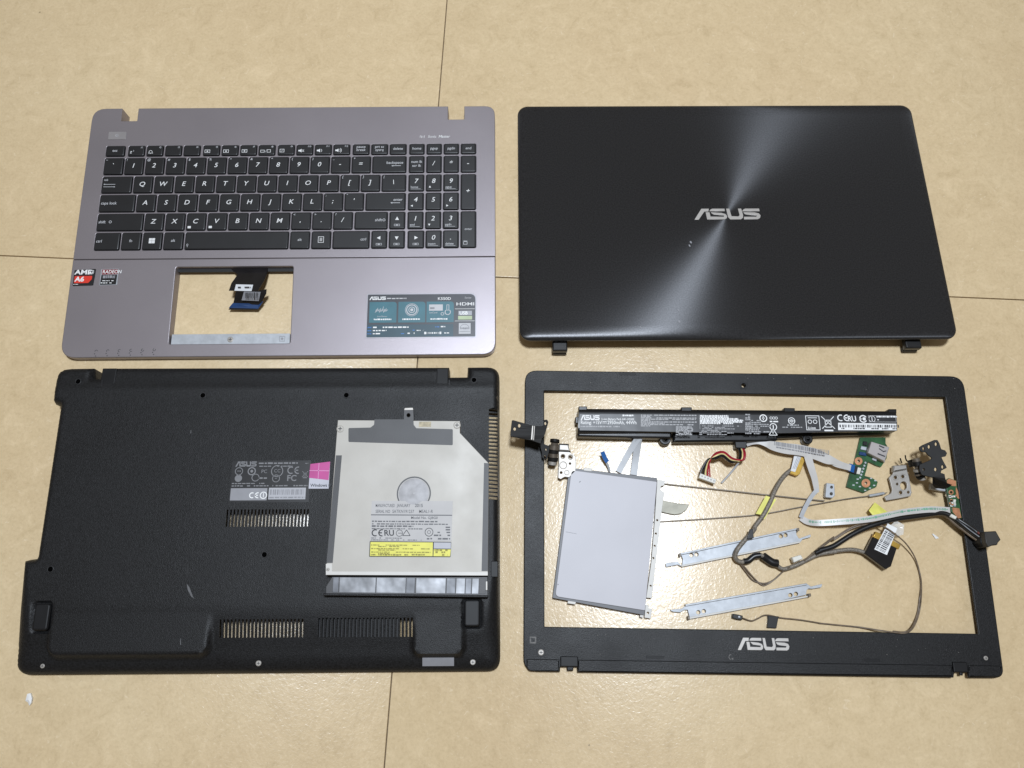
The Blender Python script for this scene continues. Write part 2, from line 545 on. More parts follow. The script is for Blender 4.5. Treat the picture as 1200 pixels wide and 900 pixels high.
keys.append((76.4, 107.2, 'N', ('r', 'backspace')))
for i, t in enumerate(('num lk', '/', '*', '-')): keys.append((nx[i], nx[i]+13.4, 'N', ('s', 'num lk\nscr lk') if i == 0 else ('m', t, '')))
keys.append((-172.1, -144.9, 'Q', ('l', 'tab')))
for i, t in enumerate('QWERTYUIOP[]'): keys.append((-143.0+19.05*i, -126.0+19.05*i, 'Q', ('m', t, '{' if t == '[' else '}' if t == ']' else '')))
keys.append((85.7, 107.4, 'Q', ('m', '\\', '|')))
for i, (t, s) in enumerate((('7', 'home'), ('8', '^'), ('9', 'pgup'))): keys.append((nx[i], nx[i]+13.5, 'Q', ('n', t, s)))
keys.append((158.7, 171.9, 'QA', ('m', '+', '')))
keys.append((-172.1, -140.2, 'A', ('l', 'caps lock')))
for i, t in enumerate("ASDFGHJKL;'"): keys.append((-138.3+19.05*i, -121.3+19.05*i, 'A', ('m', t, ':' if t == ';' else '"' if t == "'" else '')))
keys.append((71.5, 107.4, 'A', ('r', 'enter')))
for i, (t, s) in enumerate((('4', '<'), ('5', ''), ('6', '>'))): keys.append((nx[i], nx[i]+13.5, 'A', ('n', t, s)))
keys.append((-172.1, -130.7, 'Z', ('l', 'shift')))
for i, t in enumerate('ZXCVBNM,./'): keys.append((-129.0+19.08*i, -112.0+19.08*i, 'Z', ('m', t, {',': '<', '.': '>', '/': '?'}.get(t, ''))))
keys.append((62.2, 91.5, 'Z', ('r', 'shift')))
keys.append((93.9, 107.4, 'Z', ('a', '^')))
for i, (t, s) in enumerate((('1', 'end'), ('2', 'v'), ('3', 'pgdn'))): keys.append((nx[i], nx[i]+13.5, 'Z', ('n', t, s)))
keys.append((158.9, 172.1, 'ZC', ('e', 'enter')))
for x0, x1, l in ((-172.1, -149.9, ('l', 'ctrl')), (-147.9, -130.8, ('s', 'fn')), (-128.8, -111.8, ('w',)), (-109.8, -92.7, ('s', 'alt')),
                  (-90.5, 2.4, ('b',)), (4.5, 21.5, ('s', 'alt')), (23.9, 40.7, ('u',)), (43.0, 75.6, ('r', 'ctrl')),
                  (78.1, 91.5, ('a', '<')), (94.0, 107.5, ('a', 'v')), (111.0, 125.0, ('a', '>')), (127.2, 140.8, ('n', '0', 'insert')), (143.0, 156.4, ('n', '.', 'delete'))):
    keys.append((x0, x1, 'C', l))
def key_rect(k):
    y0 = ROWY[k[2][-1]][0]; y1 = ROWY[k[2][0]][1]
    return k[0]*mm, y0*mm, k[1]*mm, y1*mm
g = .45*mm
holes = [rrect(a-g, b-g, c+g, d+g, 1.3*mm, 2) for a, b, c, d in map(key_rect, keys)]
YC = -30.4*mm
deck_out = fillet([(.19, YC), (.19, .1226), (.1611, .1226), (.1611, .1086), (.1457, .1086), (.1457, .1226), (-.1472, .1226), (-.1472, .1092), (-.1623, .1092), (-.1623, .1226), (-.19, .1226), (-.19, YC)],
                  [0, .0095, .0004, .0008, .0008, .0006, .0006, .0008, .0008, .0004, .0125, 0])
plate('keyboard_deck', [deck_out]+holes, -.0075, 0, .0004, 'deck', kb, post=to_floor)
rbox('keyboard_tray', -.176, -.0265, .176, .0865, .002, [(0, -.0045), (0, -.0014)], 'well', kb)
win = fillet([(-.0968, -.0385), (.0085, -.0385), (.0098, -.111), (-.0965, -.111)], .0022)
palm = fillet([(-.19, -.1226), (.19, -.1226), (.19, YC-.0005), (-.19, YC-.0005)], [.0135, .0125, 0, 0], 8)
plate('palm_rest', [palm, win], -.0075, .0002, .0007, 'deck', kb, post=to_floor, res=2)
def lip(co):
    if co.z < -.0035: co.z = -(.0115+co.y*KS)+.0003
plate('window_lip', fillet([(-.0955, -.1108), (.0088, -.1108), (.0086, -.1012), (-.0953, -.1012)], .0005), -.006, -.0021, .0002, 'zinc', kb, post=lip)
screw(kb, 'screw', -.0435, -.1065, -.0021, .0026)
p = Print(); p.frame(-.0005, -.1085, .0045, -.1037, .0004); p.disc(.002, -.1061, .0011)
p.build('stamped_mark', -.00185, 'greylabel', kb)
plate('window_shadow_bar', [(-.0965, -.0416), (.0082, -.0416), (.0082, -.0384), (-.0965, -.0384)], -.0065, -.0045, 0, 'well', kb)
# power button, wordmark and status marks
rbox('power_button', -.1724, .0896, -.1556, .0978, .0008, [(0, -.0003), (0, .0003), (.0004, .0006)], mat('pale_button', (.42, .40, .41), .3, .5, var=(80, .06)), kb)
p = Print(); p.ring(-.164, .0937, .0013, .0003, 120, 420); p.rect(-.1641, .0937, -.1639, .0951)
p.build('power_symbol', .0008, 'dimprint', kb)
p = Print(); p.text('Sonic', .1205+.0065, .0892, .0029, shear=.2, sx=.95); p.text('Master', .1205+.0165, .0892, .0029, shear=.2, bold=.012, sx=.95)
for k in range(4): p.rect(.1195+.0013*k, .0895-.0005*(k % 2), .1199+.0013*k, .0918-.0004*(k % 3), .0004)
p.build('wordmark', .0003, 'legend', kb)
p = Print()
for k in range(6):
    x, y = pl(kb, 111.5+13.6*k, 412.5-.35*k)
    p.ring(x+.001, y+.0006, .0013, .0004, 20*k, 200+40*k, 8); p.rect(x-.0006, y-.0022, x+.0002, y-.0014)
    p.rect(x+.0004, y-.0034, x+.0013, y-.0041)
p.build('status_icons', .00035, 'ink', kb)

def draw_legend(pr, dm, k, x0, y0, x1, y1):
    l = k[3]; w_, h_ = x1-x0, y1-y0
    cx, cy = (x0+x1)/2, (y0+y1)/2
    t = l[0]
    def arrow(P, x, y, s, d):
        a = {'^': 90, 'v': -90, '<': 180, '>': 0}[d]
        P.poly([(x+s*math.cos(R(a+q)), y+s*math.sin(R(a+q))) for q in (0, 125, 235)])
    if t == 'm':
        ch = l[1]
        cap = .0046
        pr.text(ch, cx-.0006, cy-cap/2+.0004 if ch.isalnum() else cy-.0016, cap, 'CENTER', .2, .005, 1.08)
        if l[2]: dm.text(l[2], x0+.0013, y1-.0033, .0024, shear=.15, bold=.008)
        if ch in 'CV': pr.rect(x0+.0016, y0+.0014, x0+.0045, y0+.0036)
    elif t == 'n':
        pr.text(l[1], cx-.0003, cy-.0008, .0047, 'CENTER', .2, .005, 1.06)
        s = l[2]
        if s in ('^', 'v', '<', '>'): arrow(pr, x0+.0034, y0+.0034, .0013, s)
        elif s: dm.text(s, x0+.0018, y0+.0024, .0022, bold=.006)
        if s and len(s) > 1: dm.rect(x0+.0018, y0+.0013, x1-.0025, y0+.0016)
    elif t == 's':
        ls = l[1].split('\n')
        for i, s in enumerate(ls):
            dm.text(s, cx, cy-.0011+(.0021 if len(ls) > 1 else 0)-(.0040 if h_ > .012 else .0032)*i, .0027, 'CENTER', .08, .006)
    elif t == 'l':
        if l[1] == 'tab':
            dm.text('tab', x0+.0018, y1-.0045, .0022); dm.rect(x0+.0018, cy-.0001, x0+.0125, cy+.0003); dm.rect(x0+.0018, cy-.0026, x0+.0125, cy-.0022)
            arrow(dm, x0+.0024, cy+.0001, .0009, '<'); arrow(dm, x0+.012, cy-.0024, .0009, '>')
        else:
            dm.text(l[1], x0+.0014, cy-.0013, .0028, shear=.1, bold=.006)
            if l[1] == 'shift': dm.ring(x0+.0122, cy, .0013, .0004)
    elif t == 'r':
        dm.text(l[1], x1-.0024-(.0022 if l[1] == 'shift' else 0), cy+(.0002 if l[1] not in ('shift', 'ctrl') else -.0012), .0028, 'RIGHT', .1, .006)
        if l[1] == 'shift': dm.ring(x1-.0028, cy, .0013, .0004)
        if l[1] in ('backspace', 'enter'):
            dm.rect(x1-.0125, cy-.0020, x1-.0045, cy-.0015); arrow(dm, x1-.0122, cy-.00175, .0011, '<')
    elif t == 'f':
        i = l[1]
        dm.text('f%d' % i, x1-.0014, y1-.0029, .0018, 'RIGHT', .1, .008)
        ix, iy = x0+.0018, y0+.0022
        if i == 1: pr.text('z', ix, iy, .0036, shear=.1); dm.text('z', ix+.0028, iy+.002, .002)
        elif i == 2: pr.ring(ix+.0022, iy+.0012, .0017, .0004); pr.rect(ix, iy-.0002, ix+.0045, iy+.0002)
        elif i in (5, 6, 7): pr.frame(ix-.0002, iy, ix+.0048, iy+.0032, .0004); pr.rect(ix+.0016, iy+.001, ix+.003, iy+.0022)
        elif i == 8: pr.frame(ix, iy, ix+.0038, iy+.0026, .0004); dm.line((ix+.0044, iy), (ix+.0056, iy+.0028), .0003); pr.frame(ix+.006, iy, ix+.0095, iy+.003, .0004)
        elif i == 9: pr.frame(ix, iy, ix+.0042, iy+.0034, .0004); dm.line((ix+.001, iy+.0008), (ix+.0032, iy+.0026), .0004)
        elif i in (10, 11, 12):
            pr.rect(ix, iy+.0008, ix+.0014, iy+.0024); pr.poly([(ix+.0014, iy+.0008), (ix+.003, iy-.0002), (ix+.003, iy+.0034), (ix+.0014, iy+.0024)])
            for q in range(i-10): pr.ring(ix+.0028, iy+.0016, .0014+.0011*q+.0006, .0004, -50, 50, 6)
            if i == 10: pr.line((ix+.0036, iy+.0004), (ix+.0052, iy+.0026), .0004); pr.line((ix+.0036, iy+.0026), (ix+.0052, iy+.0004), .0004)
    elif t == 'a':
        arrow(pr, cx, cy+.0012, .0021, l[1]); dm.frame(cx-.0026, y0+.0022, cx+.0026, y0+.0042, .0003); dm.rect(cx-.001, y0+.0028, cx+.001, y0+.0036)
    elif t == 'w':
        for a, b in ((0, 0), (1, 0), (0, 1), (1, 1)):
            pr.rect(cx-.0027+.0028*a, cy-.0025+.0026*b, cx-.0001+.0028*a, cy-.0001+.0026*b, .0001)
    elif t == 'b': dm.ring(x0+.0026, y0+.004, .0009, .0003); dm.rect(x0+.0024, y0+.0018, x0+.0028, y0+.0032)
    elif t == 'u': pr.frame(cx-.0026, cy-.003, cx+.0026, cy+.003, .0004); pr.rect(cx-.0012, cy+.001, cx+.0012, cy+.0015); pr.rect(cx-.0012, cy-.0002, cx+.0012, cy+.0003); pr.rect(cx-.0012, cy-.0014, cx+.0012, cy-.0009)
    elif t == 'e': dm.text('enter', cx, cy-.001, .0023, 'CENTER', .1); dm.frame(x0+.0022, y0+.0024, x0+.0058, y0+.0062, .0004); dm.rect(x0+.0022, y0+.005, x0+.0058, y0+.0062)

for k in keys:
    x0, y0, x1, y1 = key_rect(k)
    dz = random.uniform(-.00012, .00012)
    ko = rbox('key', x0, y0, x1, y1, .0013, [(0, -.0014), (0, .0006+dz), (.00025, .0011+dz), (.0009, .00135+dz)], 'key', kb, n=3)
    pr, dm = Print(), Print()
    draw_legend(pr, dm, k, x0, y0, x1, y1)
    if pr.v: pr.build('legend', .00148+dz, 'legend', ko)
    if dm.v: dm.build('legend', .00148+dz, 'dimprint', ko)

# stickers on the palm rest
zs = .00045
st = plate('processor_sticker', fillet(at(kb, zo(80, 305, .05833, [(132, 202), (415, 190), (440, 178), (565, 178), (540, 325), (505, 510), (90, 522)])), .0008), .0001, zs, 0, 'blacklabel', kb)
p = Print(); p.poly(fillet(at(kb, zo(80, 305, .05833, [(136, 322), (490, 318), (478, 385), (405, 460), (118, 466)])), .0008)); p.build('red_field', zs+.0001, 'red', st)
q = lambda x, y: pl(kb, 80+x*.05833, 305+y*.05833)
p = Print(); a = q(135, 288); p.text('AMD', a[0], a[1], .0044, bold=.03, sx=1.28, shear=.05)
a = q(425, 288); b = q(525, 208)
p.poly([(a[0]+.0018, b[1]), b, (b[0]-.0002, a[1]+.0004), (b[0]-.0018, a[1]+.002), (b[0]-.0018, b[1]-.0016), (a[0]+.0034, b[1]-.0016)])
p.poly([a, (a[0]+.0028, a[1]), (a[0]+.0034, a[1]+.0014), (a[0]+.0016, a[1]+.0016), (a[0]+.0014, a[1]+.0032), (a[0]+.0001, a[1]+.002)])
a = q(135, 430); p.text('A6', a[0], a[1], .0046, bold=.03, sx=1.1, shear=.08)
a = q(108, 495); p.greek(a[0], a[0]+.0045, a[1], .0006)
p.build('sticker_print', zs+.00022, 'white', st)
st = plate('graphics_sticker', fillet(at(kb, zo(80, 305, .05833, [(668, 183), (1018, 176), (985, 495), (630, 506)])), .0006), .0001, zs, 0, 'zinc', kb)
p = Print(); p.poly(at(kb, zo(80, 305, .05833, [(688, 192), (1006, 186), (996, 285), (676, 292)]))); p.build('red_field', zs+.0001, 'darkred', st)
p = Print(); p.poly(at(kb, zo(80, 305, .05833, [(672, 300), (990, 294), (962, 488), (640, 498)]))); p.build('black_field', zs+.0001, 'blacklabel', st)
p = Print(); a = q(690, 270); p.text('RADEON', a[0], a[1], .0033, bold=.01, sx=.92, shear=.1)
a = q(690, 425); p.greek(a[0], a[0]+.010, a[1], .0008); a = q(655, 470); p.greek(a[0], a[0]+.012, a[1], .0009)
p.build('sticker_print', zs+.00022, 'white', st)
p = Print(); a = q(700, 370); p.greek(a[0], a[0]+.011, a[1], .0030, .95, .0012); p.build('sticker_print', zs+.00022, 'greyink', st)

# wide information sticker
x0, y0 = pl(kb, 429.5, 395.5); x1, y1 = pl(kb, 557.2, 344.6)
fs = fillet([(x0-.0009, y0-.0009), (x1+.0009, y0-.0009), (x1+.0009, y1+.0009), (x0-.0009, y1+.0009)], [.0015, .0015, .006, .0015])
st = plate('information_sticker', fs, .0001, .0004, 0, mat('clear_sticker_edge', (.36, .35, .38), .35, .3, var=(90, .05)), kb)
p = Print(); p.poly(fillet([(x0, y0), (x1, y0), (x1, y1), (x0, y1)], [.0008, .0008, .0055, .0008])); p.build('dark_field', .0005, 'graplabel', st)
SW, SH = x1-x0, y1-y0
sx_ = lambda u: x0+(u-62)/(1145-62)*SW
sy_ = lambda v: y1-(v-35)/(472-35)*SH
p = Print()
for a, b in ((82, 355), (372, 643), (655, 928)): p.poly(fillet([(sx_(a), sy_(325)), (sx_(b), sy_(325)), (sx_(b), sy_(112)), (sx_(a), sy_(112))], [.0003, .0003, .003, .0003]))
p.build('teal_panel', .00062, 'teal', st)
p = Print(); p.rect(sx_(66), sy_(470), sx_(925), sy_(345)); p.build('specification_field', .00062, 'deepteal', st)
p = Print()
for v in (373, 405, 437): p.greek(sx_(70), sx_(110), sy_(v+6), .0010)
p.greek(sx_(745), sx_(785), sy_(378), .0010); p.greek(sx_(495), sx_(540), sy_(410), .0010); p.greek(sx_(405), sx_(450), sy_(443), .0010)
p.build('blue_print', .00074, 'blueprint', st)
p = Print(); p.rect(sx_(975), sy_(255), sx_(1110), sy_(210)); p.build('port_field', .00074, 'greylabel', st)
p = Print(); p.rect(sx_(972), sy_(300), sx_(1112), sy_(262)); p.build('port_field', .00074, 'greenprint', st)
p = Print(); p.rect(sx_(980), sy_(445), sx_(1098), sy_(335)); p.build('energy_mark', .00074, 'dimprint', st)
p = Print()
p.logo(sx_(78), sy_(92), .0031, .87); p.text('K550D', sx_(765), sy_(96), .0026, bold=.012, sx=1.15)
p.text('HDMI', sx_(950), sy_(155), .0030, sx=1.6, bold=.01); p.text('USB', sx_(985), sy_(248), .0031, bold=.03)
p.rect(sx_(940), sy_(192), sx_(1138), sy_(188)); p.rect(sx_(940), sy_(316), sx_(1138), sy_(312))
for c_ in range(3):
    a = (130, 415, 695)[c_]; p.greek(sx_(a), sx_(a+175), sy_(300), .0015, .98, .0012)
p.greek(sx_(125), sx_(510), sy_(380), .0013, .92); p.greek(sx_(125), sx_(260), sy_(412), .0013, .95); p.greek(sx_(125), sx_(200), sy_(444), .0013, .95)
p.greek(sx_(800), sx_(845), sy_(378), .0013, 1); p.greek(sx_(560), sx_(625), sy_(412), .0010); p.greek(sx_(470), sx_(540), sy_(442), .0013); p.greek(sx_(835), sx_(890), sy_(440), .0010)
p.rect(sx_(636), sy_(446), sx_(656), sy_(422)); p.bars(sx_(662), sx_(782), sy_(442), sy_(426), .0007); p.rect(sx_(788), sy_(446), sx_(806), sy_(422))
p.build('sticker_print', .00080, 'white', st)
p = Print()
p.greek(sx_(255), sx_(450), sy_(84), .0012, .9); p.text('Series', sx_(1035), sy_(84), .0018, shear=.15)
for i in range(9):
    h = (.0026, .0040, .0028, .0036, .0022, .0052, .0030, .0036, .0024)[i]
    xx = sx_(140+14*i); p.line((xx, sy_(218)-.0004+(i % 3)*.0006), (xx+.0012, sy_(218)+h), .0004)
    if i: p.line((xx-.0014+.0012, sy_(218)+.003), (xx, sy_(218)+(i % 3)*.0006), .0003)
p.text('SonicMaster', sx_(160), sy_(268), .0013, shear=.15)
for r_, t_ in ((.0060, .0004), (.0050, .0009), (.0030, .0007), (.0014, .0014)): p.ring(sx_(507), sy_(196), r_, t_)
p.rect(sx_(680), sy_(207), sx_(818), sy_(143)); p.text('IceCool', sx_(685), sy_(234), .0016); p.ring(sx_(868), sy_(222), .0027, .0007, 130, 410); p.frame(sx_(855), sy_(205), sx_(882), sy_(145), .0005); p.ring(sx_(815), sy_(240), .0015, .0005)
p.build('sticker_print', .00080, 'dimprint', st)
p = Print(); p.ring(sx_(1038), sy_(392), .0042, .0004, 15, 170); p.greek(sx_(995), sx_(1085), sy_(398), .0017, 1, .0009); p.rect(sx_(985), sy_(424), sx_(1093), sy_(420)); p.rect(sx_(690), sy_(190), sx_(735), sy_(172))
p.build('energy_print', .00086, 'greyink', st)

# keyboard ribbon hanging into the touchpad window
def quad_sheet(name, root, pts, th, m):
    v = []
    for x, y, z in pts: v.append((*pl(root, x, y, z), z))
    v += [(x, y, z-th) for x, y, z in v]
    n = len(pts)
    f = [list(range(n))[::-1], [n+i for i in range(n)]]+[[i, (i+1) % n, n+(i+1) % n, n+i] for i in range(n)]
    o = mesh(name, v, f, m, root, 0)
    bm = bmesh.new(); bm.from_mesh(o.data); bmesh.ops.recalc_face_normals(bm, faces=bm.faces); bm.to_mesh(o.data); bm.free()
    return o
zq = lambda pts: [(60+x*.23333, 280+y*.23333, z) for x, y, z in pts]
rb = quad_sheet('keyboard_ribbon', kb, zq([(880, 128, -.006), (1092, 128, -.006), (1086, 170, -.003), (1072, 205, .001), (1038, 262, .006), (892, 260, .006), (905, 222, .003), (935, 180, -.002)]), .0003, 'blackffc')
quad_sheet('ribbon_fold', kb, zq([(1034, 262, .0056), (1082, 252, .004), (1080, 275, .0025), (1045, 338, -.0035), (1038, 356, -.004), (890, 355, -.004), (915, 320, -.0025), (928, 262, .0048)]), .0003, 'blackffc')
quad_sheet('ribbon_stiffener', kb, zq([(1040, 325, -.0028), (1066, 312, -.0012), (1040, 350, -.0034), (892, 346, -.0034), (912, 322, -.0020)]), .0003, 'navy')
quad_sheet('ribbon_sticker', kb, zq([(928, 228, .0042), (1014, 230, .0042), (1006, 262, .0066), (920, 260, .0066)]), .0002, 'whitelabel')
p = Print(); a = pl(kb, 60+940*.23333, 280+250*.23333, .0052); p.greek(a[0], a[0]+.0115, a[1], .0013, .8); p.build('sticker_print', .0069, 'ink', kb)
quad_sheet('ribbon_sticker', kb, zq([(968, 264, .0060), (1052, 266, .0052), (1042, 312, .0018), (956, 308, .0024)]), .0002, 'greylabel')
p = Print(); a = pl(kb, 60+975*.23333, 280+300*.23333, .0055); p.bars(a[0], a[0]+.012, a[1], a[1]+.0055, .0008); p.build('sticker_print', .0066, 'ink', kb)
#NEXT

# ------------------------------------------------------------------ 2. outer lid, hinge side lifted on its two hinge covers
LT = math.atan(.016/.2448)
lid = root_of('laptop_lid', 'black circular-brushed laptop lid with raised silver logo, lying face down', 'laptop lid', (.19511, .34839, .0122), (-LT, 0, R(.595)))
def lid_ring(inset, z):
    def low(y): return -(.0122 - y*.0654) + .0006            # local height of the floor
    return [(x, y, max(z, low(y))) for x, y in rrect(-.19+inset, -.1224+inset, .19-inset, .1224-inset, .0098-inset*.6, 7)]
shell = loft('outer_shell', [lid_ring(i, z) for i, z in ((.004, -.0066), (.0012, -.006), (.0001, -.0040), (0, -.0030), (.0003, -.0021), (.0011, -.0014), (.0026, -.0008), (.005, -.0004), (.008, -.00015), (.013, 0))], 'lid', lid, 60)
for (a, b, c, d) in ((647, 401, 664.5, 414.5), (1057.5, 397, 1076, 411.5)):
    x0, y1 = pl(lid, a, b, -.012); x1, y0 = pl(lid, c, d, -.016)
    h = plate('hinge_cover', fillet([(x0, y0), (x1, y0), (x1, y1+.012), (x0, y1+.012)], [.001, .001, 0, 0]), -.0148, -.0082, .0012, 'lidrim', lid, res=2)
    plate('hinge_cover_cap', fillet([(x0+.001, y0-.0002), (x1-.001, y0-.0002), (x1-.001, y0+.0042), (x0+.001, y0+.0042)], .0006), -.0194, -.0150, .0004, 'rubber', h)
logo_plate(lid, 'logo', *pl(lid, 813.7, 257.6), .0111, -.0002, .0006, 'silver')
p = Print()
for a, b, c in ((808, 288, 0), (809.5, 284, 1), (795, 364, 0), (796, 377, 1), (751, 384, 0)):
    x, y = pl(lid, a, b); p.poly(circ(x, y, .0009 if c else .0006, 7, .0014, .4))
p.build('scuff', .00025, 'greyink', lid)

# ------------------------------------------------------------------ 3. bottom case, upside down
bs = root_of('bottom_case', 'black textured laptop bottom case lying underside up with slotted vents', 'laptop case', (-.19939, .07515, 0), (0, 0, R(.623)))
def bz(py): return .016 - .010*(py-430)/360
def bl(px, py, z=None): return pl(bs, px, py, bz(py) if z is None else z)
base_px = [(586.2, 786.6), (18.3, 791.0), (33.5, 656.0), (48.5, 654.0), (72.0, 476.0), (62.8, 473.0), (67.5, 431.2), (109.5, 430.6), (110.5, 443.0), (120.5, 443.0), (121.0, 430.6), (526.0, 429.6), (526.5, 441.2), (547.5, 441.0), (548.0, 429.4), (585.2, 429.2)]
bout = [Vector(bl(*q_)) for q_ in base_px]
ctr = [tuple(v) for v in bout]
outl = fillet(ctr, [.0105, .0115, .001, .001, .0008, .0012, .0105, .0015, .0012, .0008, .0025, .0005, .0008, .0008, .0008, .0105], 6)
dense = []
for i in range(len(outl)):
    a, b = Vector(outl[i]), Vector(outl[(i+1) % len(outl)])
    if (b-a).length < 2e-5: continue
    k = max(1, int((b-a).length/.004))
    dense += [tuple(a+(b-a)*j/k) for j in range(k)]
PLZ = .0205
def row_slots(px0, px1, pya, pyb, n, wd):
    out = []
    a = Vector(pl(bs, px0, pya, PLZ-.001)); b = Vector(pl(bs, px1, pya, PLZ-.001)); c = Vector(pl(bs, px0, pyb, PLZ-.001))
    y1, y0 = (a.y+b.y)/2, c.y
    x0 = (a.x+c.x)/2
    for k in range(n):
        x = x0+(b.x-a.x)*k/(n-1)
        out.append((x-wd/2, y0, x+wd/2, y1))
    return out
slots = row_slots(266.5, 360.5, 597, 617.5, 24, .0013) + row_slots(257.5, 353.5, 725.5, 747.5, 23, .0013) + row_slots(373.5, 482, 724, 747, 26, .0014)
ga = pl(bs, 573.0, 482, .0165); gb = pl(bs, 583.2, 584, .0165)
NG = 24
for k in range(NG):
    y = ga[1]+(gb[1]-ga[1])*k/(NG-1)
    slots.append((ga[0], y-.0010, gb[0], y+.0010))
PL_ = np.array([*pl(bs, 66, 690, PLZ), *pl(bs, 241, 765.5, .018)])      # left raised pad
PR_ = np.array([*pl(bs, 487.5, 700, PLZ), *pl(bs, 540.5, 765.5, .018)])
Yfront = pl(bs, 300, 792, .006)[1]
Y700 = pl(bs, 300, 706, PLZ)[1]
oa = np.array(dense); ob = np.roll(oa, -1, 0)
def seg_dist(P):
    d = np.full(len(P), 9.)
    for a, b in zip(oa, ob):
        ab = b-a
        t = np.clip(((P-a)@ab)/(ab@ab), 0, 1)
        d = np.minimum(d, np.hypot(*(P-(a+t[:, None]*ab)).T))
    return d
def sst(x): x = np.clip(x, 0, 1); return x*x*(3-2*x)
def rb_sdf(P, box, r):
    c = np.array([(box[0]+box[2])/2, (box[1]+box[3])/2]); h = np.abs(np.array([box[2]-box[0], box[3]-box[1]]))/2-r
    q_ = np.abs(P-c)-h
    return np.hypot(*np.maximum(q_, 0).T)+np.minimum(q_.max(1), 0)-r
def base_h(P):
    x, y = P[:, 0], P[:, 1]
    t = np.clip((.1244-y)/.2488, 0, 1)
    edge = .0125-.0075*t
    d = seg_dist(P)
    wd = .0055+.0085*sst((t-.62)/.3)
    s = np.sqrt(np.clip(1-(1-np.clip(d/wd, 0, 1))**2, 0, 1))
    main = PLZ-.0085*sst((Y700-y)/(Y700-Yfront))
    # the rounded battery barrel at the hinge side
    main = main-.0016*sst((y-.103)/.02)+.0006*np.exp(-((y-.1035)/.004)**2)
    pads = np.maximum(1-sst(rb_sdf(P, PL_, .006)/.0042), 1-sst(rb_sdf(P, PR_, .005)/.0042))
    top = main+np.maximum(0, PLZ-.0004-main)*pads
    z = edge+(top-edge)*s
    # pads drop to the border more steeply than the border itself
    z = np.maximum(z, edge+(top-edge)*pads*np.clip(d/.006, 0, 1))
    for px_, py_ in ((53, 723), (553.5, 718.5)):
        c = pl(bs, px_, py_, .014)
        z = z-.0022*(1-sst((rb_sdf(P, np.array([c[0]-.0075, c[1]-.0115, c[0]+.0075, c[1]+.0115]), .003)+.001)/.002))
    return z
def inside(P, poly):
    n = len(poly); r_ = np.zeros(len(P), bool); j = n-1
    for i in range(n):
        xi, yi = poly[i]; xj, yj = poly[j]
        cnd = ((yi > P[:, 1]) != (yj > P[:, 1])) & (P[:, 0] < (xj-xi)*(P[:, 1]-yi)/((yj-yi) or 1e-12)+xi)
        r_ ^= cnd; j = i
    return r_
gs = .0018
gx, gy = np.meshgrid(np.arange(-.2, .2, gs), np.arange(-.135, .135, gs))
G = np.stack([gx.ravel()+np.where((np.arange(gx.size)//gx.shape[1]) % 2, gs/2, 0), gy.ravel()], 1)
G = G[inside(G, dense)]
G = G[seg_dist(G) > .0011]
SA = np.array(slots)
for s_ in SA: G = G[~((G[:, 0] > s_[0]-.0006) & (G[:, 0] < s_[2]+.0006) & (G[:, 1] > s_[1]-.0006) & (G[:, 1] < s_[3]+.0006))]
cv, ce = [Vector(v) for v in dense], [(i, (i+1) % len(dense)) for i in range(len(dense))]
for s_ in slots:
    n = len(cv); cv += [Vector((s_[0], s_[1])), Vector((s_[2], s_[1])), Vector((s_[2], s_[3])), Vector((s_[0], s_[3]))]
    ce += [(n, n+1), (n+1, n+2), (n+2, n+3), (n+3, n)]
nfix = len(cv)
cv += [Vector(v) for v in G]
ov, oe, of = delaunay_2d_cdt(cv, ce, [], 0, 1e-7)[:3]
OV = np.array([tuple(v) for v in ov])
cen = np.array([OV[list(f_)].mean(0) for f_ in of])
keep = inside(cen, dense)
for s_ in SA: keep &= ~((cen[:, 0] > s_[0]) & (cen[:, 0] < s_[2]) & (cen[:, 1] > s_[1]) & (cen[:, 1] < s_[3]))
Z = base_h(OV)
bv = [(x, y, z) for (x, y), z in zip(OV, Z)]
bf = [list(f_) for f_, k in zip(of, keep) if k]
nd = len(dense)
DZ = base_h(np.array(dense))
n0 = len(bv)
bv += [(x, y, z) for (x, y), z in zip(dense, DZ)]
bv += [(x, y, .0004) for x, y in dense]
bf += [[n0+i, n0+nd+i, n0+nd+(i+1) % nd, n0+(i+1) % nd] for i in range(nd) if not (dense[i][0] > .18 and gb[1] < dense[i][1] < ga[1])]     # open along the side outlet
for s_ in slots:
    n = len(bv); cs = [(s_[0], s_[1]), (s_[2], s_[1]), (s_[2], s_[3]), (s_[0], s_[3])]
    zz = base_h(np.array(cs))
    bv += [(x, y, z) for (x, y), z in zip(cs, zz)]+[(x, y, z-.0016) for (x, y), z in zip(cs, zz)]
    bf += [[n+i, n+(i+1) % 4, n+4+(i+1) % 4, n+4+i] for i in range(4)]
mesh('shell', bv, bf, 'blk', bs, 38)
def bh(x, y): return float(base_h(np.array([[x, y]]))[0])
